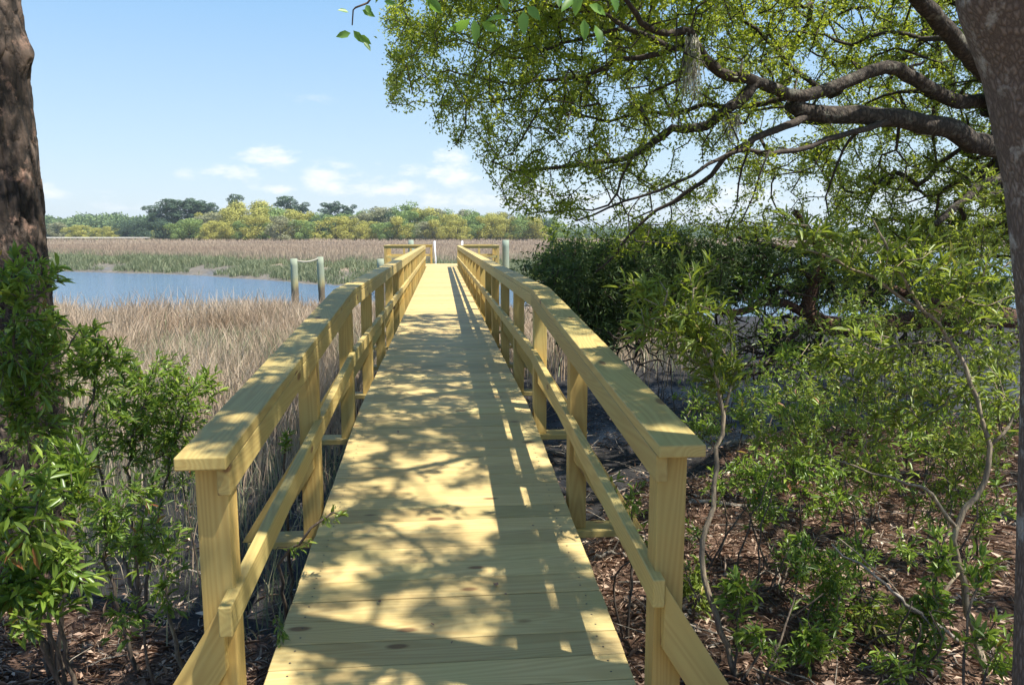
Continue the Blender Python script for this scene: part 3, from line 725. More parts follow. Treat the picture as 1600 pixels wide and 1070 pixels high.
# ------------------------------------------------------------------ pine trunks
def trunk(name, axis_pts, R, label, m, plate=.03, sc=(5., 1.6), nu=150, nv=420, knots=(), group=None, crown=None):
    A = np.array(axis_pts, float); tt = np.linspace(0, 1, nv); seg = np.linspace(0, 1, len(A))
    C = np.stack([np.interp(tt, seg, A[:, i]) for i in range(3)], -1)
    # smooth the centre line
    for _ in range(30): C[1:-1] = .25*C[:-2]+.5*C[1:-1]+.25*C[2:]
    RR = np.interp(tt, np.linspace(0, 1, len(R)), R)
    an = np.linspace(0, 2*math.pi, nu, endpoint=False)
    TH, ZZ = np.meshgrid(an, C[:, 2]); cx = np.cos(TH); cy = np.sin(TH); r0 = RR[:, None]
    U = cx*r0*sc[0]*3; Vv = cy*r0*sc[0]*3; W = ZZ*sc[1]*3
    U = U+.7*vnoise(U*.8, Vv*.8, W*.8, s=1); W = W+.7*vnoise(U*.6+9, Vv*.6, W*.6, s=2)
    # bark plates: cellular relief from jittered lattice
    d1 = np.full(U.shape, 9.); d2 = np.full(U.shape, 9.); hv = np.zeros(U.shape)
    iu, iv, iw = np.floor(U), np.floor(Vv), np.floor(W)
    for a in (-1, 0, 1):
        for b in (-1, 0, 1):
            for c in (-1, 0, 1):
                gx, gy, gz = iu+a, iv+b, iw+c
                px = gx+_h(gx, gy, gz, 1); py = gy+_h(gx, gy, gz, 2); pz = gz+_h(gx, gy, gz, 3)
                dd = (U-px)**2+(Vv-py)**2+(W-pz)**2; hh = _h(gx, gy, gz, 4)
                cl = dd < d1; d2 = np.where(cl, d1, np.minimum(d2, dd)); hv = np.where(cl, hh, hv); d1 = np.where(cl, dd, d1)
    crack = np.clip((np.sqrt(d2)-np.sqrt(d1))*3.2, 0, 1)
    pl_ = np.clip(crack*3.0, 0, 1)**.7
    rad = r0+plate*(pl_*(.55+.5*hv)-.6)+plate*.30*fbm(U*2.5, Vv*2.5, W*2.5, o=3, s=8)
    for (th, z, amp, w1, w2) in knots:
        dth = np.angle(np.exp(1j*(TH-th))); rad = rad+amp*np.exp(-(dth/w1)**2-((ZZ-z)/w2)**2)
    flare = np.clip(1-(ZZ-A[0, 2])/.5, 0, 1)**2*.14; rad = rad*(1+flare*(1+.3*np.sin(5*TH)))
    V = np.stack([C[:, 0:1]+rad*cx, C[:, 1:2]+rad*cy, ZZ+0*rad], -1).reshape(-1, 3)
    k = np.arange(nv*nu).reshape(nv, nu); k2 = np.roll(k, -1, 1)
    F = np.stack([k[:-1], k2[:-1], k2[1:], k[1:]], -1).reshape(-1, 4)
    root = empty(name, A[0], label, 'tree', group)
    put(newmesh('trunk', V, F, m, smooth=True), root); return root, A[-1]
def pinecrown(root, top, n=500, spread=2.2, seed=0):
    pl = Plant(40000); t0 = pl.limb([top+(0, 0, -3.5), top+(0, 0, -1.5), top], .1, .03, None, .3)
    T = inblob(top+(0, 0, -.8), (spread, spread, 1.8), n); pl.grow(T, .35, .3, 0); pl.finish(.005, .45)
    pl.wood('branches', M_TWIG, root); TP, TD = pl.tipdirs(1)
    m = 34; P = np.repeat(TP, m, 0)+rng.normal(size=(n*m, 3))*.05; D = norm(np.repeat(TD, m, 0)*.6+norm(rng.normal(size=(n*m, 3))))
    L = rng.uniform(.13, .2, n*m); V, F, k = leaves(P, D, L, L*.06+.003, TMPL4)
    put(newmesh('crown', V, F, M_PINEN, rnd=np.repeat(rng.random(n*m), k)), root)
# left pine
LX = -2.66; LY = 4.9
rt_, tp_ = trunk('pine_tree', [(LX+.03, LY, .25), (LX+.02, LY, 1.2), (LX-.0, LY, 2.4), (LX-.045, LY+.02, 3.6), (LX-.11, LY+.05, 5), (LX-.5, LY+.3, 8), (LX-.8, LY+.5, 13)],
      [.245, .24, .242, .247, .25, .2, .1], 'large pine with dark plated bark at the left edge beyond the shrubs', M_PINEBARK, .024, (6.2, 1.25), 200, 620,
      knots=[(.1, 3.62, .06, .25, .10), (-.25, 2.95, .02, .3, .2)])
pinecrown(rt_, tp_, 420, 2.6)
# right trunk, close to the camera
a0 = at(1655, 1070, 1.75); a1 = at(1668, 560, 1.8); a2 = at(1655, 300, 1.8); a3 = at(1630, 120, 1.78); a4 = at(1592, 0, 1.75)
b0 = np.array([a0[0]+.02, 1.72, .5])
up_ = a4+(a4-a3)*3; 
rt_, tp_ = trunk('slender_tree', [b0, (b0+a0)/2, a0, a1, a2, a3, a4, a4+(-.06, -.02, .6), a4+(-.2, -.1, 2.0), a4+(-.35, -.3, 5.0), a4+(-.5, -.5, 8.5)],
      [.12, .11, .105, .1, .115, .125, .13, .12, .11, .09, .05], 'grey-brown lichen-spotted tree trunk close by at the right edge', M_GREYBARK, .0015, (22., 5.), 110, 420)
pinecrown(rt_, tp_, 160, 1.6)

# ------------------------------------------------------------------ shrubs and saplings
def plant(name, label, cat, stems, blobs, leafm, stemm, L=(.042, .07), wr=.27, per=13, step=.08, group=None, droop=0., stemr=(.012, .005), tip=.0016, upb=.5):
    base = np.array(stems[0][0] if not np.isscalar(stems[0][0][0]) else stems[0][0]); base = np.array(stems[0][0])
    root = empty(name, base, label, cat, group); pl = Plant(30000)
    for st in stems:
        pts = st[:-1] if isinstance(st[-1], tuple) and len(st[-1]) == 2 else st
        r = st[-1] if pts is not st else stemr
        s0 = None
        if pl.n and np.min(np.sum((pl.P[:pl.n]-pts[0])**2, 1)) < .15**2: s0 = nearest(pl, pts[0]); pts = pts[1:]
        pl.limb(pts, r[0], r[1], s0, .07, .015)
    T = np.concatenate([inblob(c, r, n) for c, r, n in blobs]); gz = ground_z(T[:, 0], T[:, 1]); T = T[T[:, 2] > gz+.06]
    pl.grow(T, step, .35, droop); pl.finish(tip, .42)
    pl.wood('stems', stemm, root)
    TP, TD = pl.tipdirs(2); n = len(TP)
    if not n: return root
    m = per; P = np.repeat(TP, m, 0); D = norm(np.repeat(TD, m, 0)+np.array([0, 0, upb*.5])); u = rng.random((n*m, 1))**1.6
    P = P-D*u*L[1]*1.5
    R = norm(rng.normal(size=P.shape)); side = norm(R-D*np.sum(R*D, 1, keepdims=True))
    ang = np.where(u < .3, .55, 1.05)+rng.normal(size=u.shape)*.2
    dd = D*np.cos(ang)+side*np.sin(ang)
    tint = np.repeat(rng.random(n), m); age = np.repeat(rng.uniform(.55, 1.12, n), m)
    ln = rng.uniform(L[0], L[1], n*m)*age*np.where(rng.random(n*m) < .2, .6, 1); wv = ln*wr*rng.uniform(.75, 1.25, n*m)
    kp = rng.random(n*m) < np.repeat(rng.uniform(.5, 1.05, n), m); dd = dd+np.array([0, 0, -.35])*(rng.random((n*m, 1)) < .25)
    P, dd, ln, wv, tint, u = P[kp], dd[kp], ln[kp], wv[kp], tint[kp], u[kp]
    V, F, k = leaves(P, dd, ln, wv, TMPL6, up=np.array([0, 0, 1.0]))
    rn = np.clip(.5*tint+.5*rng.random(len(P))+np.where(u[:, 0] < .15, .12, 0), 0, .999)
    put(newmesh('foliage', V, F, leafm, rnd=np.repeat(rn, k)), root)
    return root
def G(px, py):     # where the pixel's ray meets the ground
    d = ray(px, py); t_ = 1.0
    for _ in range(400):
        p = CAM+d*t_
        if p[2] < ground_z(p[0], p[1]): break
        t_ += .03
    p[2] = float(ground_z(p[0], p[1])); return p
def gb(px, Y):
    p = at(px, 535, Y); p[2] = float(ground_z(p[0], p[1]))-.03; return p
def bl(px, py, Y, rx, ry, n, ry_=None):
    s = Y/FPX; return (at(px, py, Y), (rx*s, (ry_ if ry_ else max(rx, ry)*s*.8), ry*s), n)

# --- left side
plant('wax_myrtle', 'tall bright green shrub in front of the big pine at the left edge', 'shrub',
      [[gb(40, 3.3), at(50, 760, 3.2), at(30, 600, 3.1), at(20, 480, 3.0)], [gb(60, 3.3), at(120, 720, 3.2), at(150, 600, 3.3)], [gb(20, 3.2), at(-20, 700, 3.1), at(-40, 500, 3.0)]],
      [bl(25, 430, 3.0, 70, 45, 60), bl(60, 530, 3.1, 100, 60, 110), bl(130, 560, 3.3, 75, 50, 70), bl(40, 640, 3.1, 90, 60, 80), bl(-60, 560, 3.0, 80, 120, 80)],
      M_SHRUB, M_DSTEM, group='shrubs left of the boardwalk')
plant('wax_myrtle', 'rounded leafy shrub beside the near end of the left handrail', 'shrub',
      [[gb(190, 4.3), at(200, 720, 4.2), at(230, 620, 4.1)], [gb(230, 4.3), at(260, 740, 4.2), at(290, 640, 4.1)], [gb(170, 4.3), at(150, 700, 4.3), at(170, 600, 4.3)]],
      [bl(250, 610, 4.2, 95, 55, 200), bl(200, 660, 4.3, 80, 60, 130), bl(265, 690, 4.2, 70, 45, 90), bl(180, 560, 4.3, 40, 30, 26)],
      M_SHRUB, M_DSTEM, group='shrubs left of the boardwalk')
plant('wax_myrtle', 'broad-leaved green shrub in the bottom left corner', 'shrub',
      [[gb(90, 2.75), at(90, 960, 2.6), at(95, 860, 2.6)], [gb(40, 2.7), at(20, 900, 2.5), at(10, 780, 2.4)], [gb(110, 2.75), at(60, 940, 2.6)]],
      [bl(20, 800, 2.4, 80, 80, 60), bl(110, 740, 2.8, 70, 50, 46), bl(70, 900, 2.5, 80, 60, 60), bl(20, 960, 2.4, 70, 60, 30)],
      M_SHRUB, M_DSTEM, (.055, .085), group='shrubs left of the boardwalk')
plant('seedling', 'small thin seedling in shade below the left handrail post', 'seedling',
      [[gb(255, 3.3), at(262, 960, 3.2), at(258, 880, 3.2)]], [bl(250, 930, 3.2, 45, 60, 20), bl(270, 850, 3.3, 50, 40, 16)], M_SHRUB, M_STEM, (.04, .065), group='shrubs left of the boardwalk')
plant('seedling', 'low leafy seedling on the litter between two left-hand shrubs', 'seedling',
      [[gb(180, 3.4), at(170, 900, 3.3), at(165, 800, 3.3)]], [bl(165, 820, 3.3, 60, 60, 40), bl(210, 780, 3.5, 50, 40, 24)], M_SHRUB, M_DSTEM, (.045, .07), group='shrubs left of the boardwalk')
plant('seedling', 'leafy sprig poking up over the mud beside the left middle rail', 'seedling',
      [[gb(440, 4.0), at(445, 730, 3.9), at(448, 690, 3.8)]], [bl(448, 690, 3.8, 14, 24, 7)], M_SHRUB, M_DSTEM, (.03, .05))
pr = gb(430, 3.4)
plant('seedling', 'sprawling green sprig reaching over the deck edge on the left', 'seedling',
      [[pr, at(440, 880, 3.1), at(470, 850, 3.0), at(520, 800, 3.0)]], [bl(525, 800, 3.0, 14, 16, 5), bl(470, 850, 3.0, 30, 10, 5), bl(450, 1000, 2.6, 14, 26, 5)], M_SHRUB, M_DSTEM, (.03, .05), tip=.001)

# --- right side
S = 'saplings right of the boardwalk'
plant('sapling', 'crooked sapling with a leafy head beside the right handrail end', 'sapling',
      [[G(1150, 1060), at(1120, 960, 3.05), at(1095, 870, 3.1), at(1115, 790, 3.15), at(1122, 700, 3.2), at(1130, 650, 3.2), at(1110, 570, 3.2), at(1075, 490, 3.2), (.016, .007)],
       [at(1130, 650, 3.2), at(1148, 580, 3.25), at(1140, 500, 3.3), (.008, .004)]],
      [bl(1060, 500, 3.25, 95, 62, 150), bl(1110, 560, 3.3, 60, 60, 70), bl(1000, 455, 3.3, 40, 30, 20), bl(1090, 430, 3.3, 40, 30, 20)],
      M_SHRUB2, M_STEM, (.05, .085), .2, 10, group=S)
plant('sapling', 'tall forked sapling with a pale bent stem in front of the right trunk', 'sapling',
      [[G(1540, 1065), at(1520, 980, 3.0), at(1500, 890, 3.0), at(1492, 820, 3.0), at(1530, 775, 3.0), at(1545, 700, 3.0), at(1520, 600, 3.05), at(1480, 530, 3.1), at(1440, 482, 3.1), at(1360, 435, 3.15), at(1300, 405, 3.2), at(1265, 392, 3.2), (.018, .005)],
       [at(1440, 482, 3.1), at(1405, 420, 3.1), at(1385, 380, 3.1), at(1365, 345, 3.1), (.010, .004)],
       [at(1492, 820, 3.0), at(1470, 790, 3.0), at(1440, 760, 3.0), at(1390, 745, 3.1), at(1310, 720, 3.3), (.010, .004)],
       [at(1545, 700, 3.0), at(1580, 660, 3.0), at(1600, 600, 3.0), (.009, .004)],
       [at(1500, 890, 3.0), at(1440, 960, 2.9), at(1380, 900, 2.9), at(1310, 840, 3.0), (.007, .003)]],
      [bl(1260, 360, 3.2, 80, 35, 46), bl(1400, 400, 3.1, 95, 45, 80), bl(1510, 450, 3.1, 80, 70, 90), bl(1330, 560, 3.4, 90, 55, 90), bl(1400, 640, 3.3, 90, 55, 70), bl(1530, 620, 3.1, 55, 60, 46), bl(1230, 680, 3.4, 70, 40, 36)],
      M_SHRUB2, M_STEM, (.05, .085), .22, 8, group=S)
rs = [  # px base, Y, top py, blobs, material, leaf range, label
 (1170, 3.05, [(1160, 920, 3.0, 38, 34, 26), (1175, 990, 2.95, 40, 34, 22)], M_SHRUB, (.05, .075), 'bright green clump of seedlings by the foot of the right handrail post'),
 (1480, 3.0, [(1475, 860, 2.9, 30, 40, 12), (1460, 930, 2.9, 40, 36, 14)], M_SHRUB, (.055, .09), 'broad-leaved seedling catching the sun beside the pale bent stem'),
 (1560, 2.6, [(1560, 1000, 2.6, 30, 60, 24), (1540, 880, 2.8, 40, 40, 20)], M_SHRUB, (.05, .08), 'leafy seedling at the foot of the right-hand trunk'),
 (1250, 3.9, [(1240, 720, 3.9, 90, 50, 100), (1300, 770, 3.8, 70, 50, 60), (1190, 790, 3.9, 50, 46, 30)], M_SHRUB, (.04, .07), 'open dark green shrub over the leaf litter right of the handrail end'),
 (1350, 3.5, [(1340, 870, 3.4, 60, 50, 50), (1290, 960, 3.2, 50, 40, 28)], M_SHRUB, (.035, .06), 'small-leaved shrub growing in the litter beneath the forked sapling'),
 (1430, 4.6, [(1450, 680, 4.6, 80, 45, 70), (1380, 730, 4.4, 60, 36, 40)], M_SHRUB, (.05, .08), 'low green shrub behind the pale bent stem'),
 (1170, 5.2, [(1170, 640, 5.2, 70, 40, 60), (1090, 670, 5.0, 40, 30, 26)], M_SHRUB, (.05, .08), 'low shrub at the mud edge behind the right handrail end'),
 (960, 3.5, [(990, 775, 3.3, 30, 40, 16), (960, 760, 3.4, 20, 20, 7), (1000, 850, 3.2, 20, 34, 7)], M_SHRUB, (.035, .055), 'dark sprig between the right middle rail and the deck'),
 (1210, 2.95, [(1215, 1020, 2.9, 30, 34, 12), (1245, 900, 3.1, 30, 60, 14)], M_SHRUB, (.035, .06), 'thin seedling at the bottom of the frame right of the rail brace'),
 (1400, 2.8, [(1400, 1030, 2.75, 60, 34, 24)], M_SHRUB, (.04, .065), 'low seedlings in the bottom litter left of the pale stem base'),
 (1520, 5.4, [(1530, 560, 5.4, 70, 60, 70), (1450, 600, 5.6, 70, 40, 50)], M_SHRUB2, (.06, .09), 'yellow-green shrub half hidden behind the right-hand trunk'),
 (1300, 6.4, [(1290, 600, 6.4, 90, 36, 70), (1230, 560, 6.4, 50, 30, 30)], M_SHRUB, (.06, .09), 'green shrub in front of the fallen red cedar limb'),
 (1330, 8.2, [(1330, 400, 8.2, 120, 60, 130), (1440, 380, 8.4, 120, 70, 150), (1520, 470, 8.2, 70, 60, 60)], M_SHRUB2, (.09, .14), 'large yellow-green bush behind the saplings under the oak'),
 (1420, 6.8, [(1400, 520, 6.8, 110, 50, 130), (1330, 470, 7.0, 60, 40, 50)], M_SHRUB2, (.05, .08), 'yellow-green thicket in front of the reddish cedar trunk'),
 (1200, 7.2, [(1180, 470, 7.2, 60, 60, 60), (1230, 520, 7.0, 60, 36, 50)], M_SHRUB, (.05, .08), 'dark green shrub before the twisted cedar stump'),
 (1500, 6.2, [(1520, 380, 6.2, 80, 60, 110), (1540, 300, 6.4, 50, 50, 50)], M_SHRUB2, (.05, .08), 'tall yellow-green sapling thicket left of the right-hand trunk'),
 (1330, 4.9, [(1310, 650, 4.9, 100, 40, 110), (1230, 640, 5.0, 50, 30, 40)], M_SHRUB, (.045, .07), 'dense low shrub on the mud edge in the middle of the right bank'),
 (1450, 4.0, [(1450, 790, 3.9, 60, 40, 40), (1420, 850, 3.7, 40, 40, 26)], M_SHRUB, (.04, .06), 'small shrub in the litter just left of the pale stem fork'),
 (1120, 4.2, [(1120, 750, 4.2, 40, 40, 26), (1090, 830, 3.9, 30, 40, 12)], M_SHRUB, (.04, .06), 'small leafy sprout close behind the right handrail post'),
 (1540, 4.2, [(1540, 790, 4.0, 50, 60, 40)], M_SHRUB, (.05, .075), 'shaded shrub between the pale stem and the right-hand trunk'),
]
for (px, Yb, bs, mm, LLr, lab) in rs:
    b0 = gb(px, Yb); st = []
    for (bx, by, bY, rx, ry, n_) in bs:
        e = at(bx, by+ry*.2, bY); b1 = b0+rng.normal(size=3)*np.array([.05, .05, 0]); st.append([b1, (b1+e)/2+rng.normal(size=3)*.04+(0, 0, .03), e, (.007, .004)])
    plant('shrub', lab, 'shrub', st, [bl(*v) for v in bs], mm, M_DSTEM, LLr, .28, 9, group=S)

# --- thicket of many thin-stemmed young shrubs filling the bank behind
TH = [(1490, 9.0, 500, 110, 40, 'wide bush in the right background hiding the creek edge'), (1230, 9.4, 470, 80, 50, 'dark bush tangled behind the reddish cedar stump'),
      (1575, 6.0, 560, 60, 60, 'tall shrub at the right edge just behind the slender trunk'), (1500, 3.9, 700, 70, 50, 'sunlit leafy shrub to the right of the pale bent stem'),
      (1180, 3.7, 740, 50, 40, 'green shrub between the crooked sapling and the open litter'), (1280, 3.0, 1000, 50, 40, 'small green sprout in the bottom litter between two saplings'),
      (1350, 4.2, 720, 60, 40, 'light green shrub in the middle of the right bank'), (1450, 2.9, 960, 40, 50, 'thin bright shrub against the pale stem base'),
      (1080, 3.4, 900, 26, 40, 'slim sprout just right of the handrail post foot'), (1330, 6.6, 500, 80, 50, 'spreading yellow-green shrub covering the cedar limbs'),
      (1090, 5.6, 620, 40, 46, 'knee-high dark shrub at the mud edge, nearest the handrail'), (1180, 6.0, 590, 60, 40, 'low shrub on the mud left of the red-brown stump'),
      (1260, 5.4, 620, 60, 50, 'bushy shrub on the mud below the cedar stump'), (1350, 5.8, 590, 70, 50, 'wide shrub hiding the foot of the cedar trunk'),
      (1440, 5.6, 580, 60, 60, 'upright shrub between the cedar trunk and pale bent stem'), (1540, 5.0, 660, 60, 60, 'shaded green shrub low against the right-hand trunk'),
      (1240, 3.6, 860, 46, 36, 'thin young shrub over sunlit litter right of the crooked sapling'), (1380, 3.2, 960, 60, 36, 'small open shrub in the litter near the bottom right'),
      (1300, 3.3, 900, 40, 60, 'wispy dark-stemmed shrub in the middle of the leaf litter'), (1130, 8.6, 520, 60, 40, 'dark shrub in shade behind the crooked sapling'),
      (1050, 9.6, 500, 60, 40, 'dark low bush beyond the mud beside the rail'), (1480, 8.0, 520, 80, 50, 'dense bush in the background right of the cedar stump')]
for (px, Yb, py_, rx, ry, lab) in TH:
    b0 = gb(px, Yb); st = []
    for k in range(4):
        e = at(px+rng.uniform(-.7, .7)*rx, py_+rng.uniform(-.6, .6)*ry, Yb+rng.uniform(-.3, .3)); b1 = b0+rng.normal(size=3)*np.array([.12, .12, 0])
        st.append([b1, (b1+e)/2+rng.normal(size=3)*.05+(0, 0, .04), e, (.007, .003)])
    plant('shrub', lab, 'shrub', st, [bl(px, py_, Yb, rx, ry, int(rx*ry/26)), bl(px+rng.uniform(-30, 30), py_+ry, Yb, rx*.8, ry*.7, int(rx*ry/70))], M_SHRUB if px % 3 else M_SHRUB2, M_DSTEM, (.035, .06), .3, 9, group=S)
plant('shrub', 'straggly shrub over dark litter left of the left handrail post', 'shrub', [[gb(210, 2.9), at(215, 900, 2.85), at(225, 800, 2.85), (.007, .003)]], [bl(225, 830, 2.9, 50, 70, 34), bl(190, 960, 2.8, 46, 46, 16)], M_SHRUB, M_DSTEM, (.04, .06), group='shrubs left of the boardwalk')
plant('shrub', 'dark shrub on the mud between the leafy shrub and the handrail', 'shrub', [[gb(300, 4.6), at(290, 780, 4.5), at(280, 700, 4.5), (.007, .003)]], [bl(265, 740, 4.5, 50, 50, 46)], M_SHRUB, M_DSTEM, (.035, .055), group='shrubs left of the boardwalk')
plant('shrub', 'low shrub at the foot of the big pine', 'shrub', [[gb(100, 4.2), at(100, 820, 4.2), at(110, 740, 4.2), (.008, .003)]], [bl(110, 770, 4.2, 60, 60, 50), bl(60, 700, 4.1, 60, 50, 40)], M_SHRUB, M_DSTEM, (.04, .06), group='shrubs left of the boardwalk')

# --- fallen cedar on the right, with reddish limbs
CR = empty('fallen_cedar', at(1560, 540, 9.5), 'fallen red cedar with twisted reddish limbs and dark foliage beside the boardwalk', 'tree')
ce = Plant(60000); ce.rs = .70
c0 = ce.limb(pxl([(1660, 520, 9.6), (1600, 500, 9.5), (1520, 492, 9.3), (1440, 500, 9.2), (1370, 508, 9.1), (1310, 512, 9.0), (1280, 505, 9.0)]), .20, .17, None, .12)
c1 = ce.limb(pxl([(1262, 480, 9.0), (1272, 440, 9.0), (1285, 405, 9.1), (1270, 370, 9.2), (1240, 330, 9.2)]), .15, .05, c0[-1])
c2 = ce.limb(pxl([(1240, 480, 8.9), (1200, 470, 8.8), (1160, 488, 8.7), (1110, 482, 8.6), (1050, 470, 8.6), (980, 450, 8.6), (920, 430, 8.7)]), .09, .03, c0[-2])
c3 = ce.limb(pxl([(1245, 520, 8.9), (1210, 560, 8.8), (1180, 600, 8.7)]), .07, .03, c0[-1])
c4 = ce.limb(pxl([(1365, 540, 9.0), (1350, 570, 8.9), (1340, 590, 8.9)]), .05, .03, c0[len(c0)*3//4])
c5 = ce.limb(pxl([(1240, 420, 9.0), (1190, 430, 8.9), (1130, 400, 8.9), (1080, 410, 8.9), (1010, 390, 9.0), (900, 395, 9.2)]), .05, .02, c1[len(c1)//3])
c6 = ce.limb(pxl([(1200, 440, 8.9), (1190, 400, 8.9), (1180, 350, 9.0)]), .06, .02, c2[len(c2)//4])
c7 = ce.limb(pxl([(1420, 460, 9.3), (1350, 430, 9.4), (1300, 400, 9.4), (1240, 390, 9.5), (1150, 370, 9.5)]), .10, .03, c0[len(c0)//3])
T = np.concatenate([inblob(*[bl(*a)[i] for i in (0, 1)], bl(*a)[2]) for a in
     [(880, 440, 8.8, 70, 60, 230, 1.0), (960, 440, 8.8, 90, 70, 300, 1.0), (1050, 420, 9.0, 90, 60, 260, 1.0), (930, 500, 8.6, 70, 46, 120, .8), (1180, 410, 9.2, 90, 40, 90, 1.0), (1320, 440, 9.6, 130, 46, 130, 1.0), (1500, 450, 9.8, 120, 50, 120, 1.0), (1130, 450, 9.4, 70, 40, 80, 1.0), (1230, 540, 9.3, 80, 26, 30, .8)]])
ce.grow(T, .12, .4, .1); nt_ = len(ce.tips)
T = np.concatenate([inblob(*bl(*a)[:2], bl(*a)[2]) for a in [(1000, 540, 8.4, 130, 50, 320, .8), (1200, 545, 8.8, 130, 60, 420, .7), (1400, 545, 9.0, 130, 55, 360, .7), (1250, 470, 8.8, 200, 40, 220, .7), (1540, 540, 8.8, 80, 50, 160, .7)]])
gz = ground_z(T[:, 0], T[:, 1]); T[:, 2] = np.maximum(T[:, 2], gz+.02)
ce.grow(T, .12, .5, 0); ce.finish(.0045, .45)
ce.wood('trunk', M_CEDARB, CR, .045, 9); ce.wood('branches', M_TWIG, CR, 0, .045)
TP, TD = ce.tipdirs(2); TP = TP[:nt_]; TD = TD[:nt_]; m = 38
P = np.repeat(TP, m, 0)-np.repeat(TD, m, 0)*rng.random((nt_*m, 1))*.25+rng.normal(size=(nt_*m, 3))*.07; D = norm(np.repeat(TD, m, 0)*.5+norm(rng.normal(size=P.shape)))
L = rng.uniform(.05, .10, len(P)); V, F, k = leaves(P, D, L, L*.22, TMPL4)
rn = np.clip(.6*np.repeat(rng.random(nt_), m)+.4*rng.random(len(P)), 0, 1)
put(newmesh('foliage', V, F, M_CEDAR, rnd=np.repeat(rn, k)), CR)

for (px, Yb, bs, mm, lab) in [
 (1100, 13.5, [(1080, 430, 13.5, 90, 40, 110), (1150, 400, 13.8, 70, 46, 90)], M_CEDAR, 'dark evergreen bush beyond the mud left of the cedar stump'),
 (1250, 13.0, [(1230, 440, 13, 90, 40, 100), (1310, 400, 13.2, 80, 50, 110)], M_SHRUB, 'green thicket between the cedar stump and the creek'),
 (1420, 12.0, [(1400, 450, 12, 100, 36, 100), (1470, 400, 12, 80, 60, 120), (1540, 460, 12, 60, 40, 60)], M_SHRUB2, 'yellow-green thicket on the creek edge by the right-hand trunk'),
 (1350, 10.2, [(1380, 490, 10.2, 110, 26, 90), (1270, 460, 10.2, 50, 30, 40), (1160, 455, 10.4, 50, 34, 50)], M_SHRUB, 'mid green bush tangled in the fallen cedar limbs')]:
    b0 = gb(px, Yb); plant('shrub', lab, 'shrub', [[b0+rng.normal(size=3)*np.array([.3, .2, 0]), at(bx, by+10, bY), (.02, .006)] for (bx, by, bY, *_r) in bs for _q in (0, 1)], [bl(*v) for v in bs], mm, M_DSTEM, (.08, .13), .32, 12, .14, group=S)

# --- leafy shrub against the right handrail further out
plant('wax_myrtle', 'dense dark green bush hugging the right handrail halfway along', 'shrub',
      [[gb(900, 11.5), at(900, 470, 11.5), at(890, 400, 11.5)], [gb(940, 11.8), at(960, 470, 11.8), at(980, 400, 12)], [gb(880, 11.5), at(860, 450, 11.3)]],
      [bl(865, 425, 11.5, 54, 44, 120), bl(930, 400, 11.8, 74, 56, 140), bl(880, 365, 11.5, 44, 28, 40), bl(1010, 430, 12, 70, 60, 90)],
      M_SHRUB2, M_DSTEM, (.06, .10), .4, 10, .12)

# --- fallen branches on the litter
def stick(label, pts, r, m=M_DEAD):
    T = Tubes(); P = np.array(pts, float); n = 14; tt = np.linspace(0, len(P)-1, n); Q = np.stack([np.interp(tt, np.arange(len(P)), P[:, i]) for i in range(3)], -1)
    Q[1:-1] += rng.normal(size=(n-2, 3))*.008; T.add(Q-Q[0], np.linspace(r, r*.4, n), 7)
    for k in (5, 8, 10):
        e = Q[k]-Q[0]+rng.normal(size=3)*.09+(0, 0, .05); T.add([Q[k]-Q[0], (Q[k]-Q[0]+e)/2+rng.normal(size=3)*.01, e], np.array([r*.4, r*.3, r*.15]), 5)
    o = T.build('fallen_branch', m); o.location = Q[0]; tag(o, label, 'branch', 'fallen branches on the ground')
def GG(px, py, dz=.03):
    p = G(px, py); p[2] += dz; return p
stick('pale dead branch lying behind the handrail end by the mud', [GG(1130, 700), GG(1190, 690, .06), GG(1235, 660, .12), GG(1290, 640, .22)], .022)
stick('long grey branch lying on sunlit litter at the right', [GG(1080, 790), GG(1180, 800), GG(1300, 806)], .018)
stick('bleached twig leaning up from the litter beside the pale stem', [GG(1500, 1010, .0), at(1440, 960, 2.85), at(1390, 920, 2.9), at(1300, 850, 3.1)], .010)
stick('white forked branch on the mud near the right-hand trunk', [GG(1560, 640, .04), GG(1500, 615, .05), GG(1440, 600, .08)], .028)
stick('thin bare branch in the shade under the left shrubs', [GG(150, 900), GG(240, 880, .06), GG(330, 915)], .010)
stick('grey branch half buried in litter at the deck edge on the right', [GG(930, 880), GG(960, 870, .02), GG(1010, 880)], .014)
stick('short dark branch by the deck in the right-hand litter', [GG(980, 960), GG(1010, 950, .02), GG(1050, 985)], .012, M_DSTEM)
stick('dark log lying on the mud right of the handrail', [GG(1110, 560), GG(1180, 562, .08), GG(1330, 566, .06)], .05, M_DSTEM)

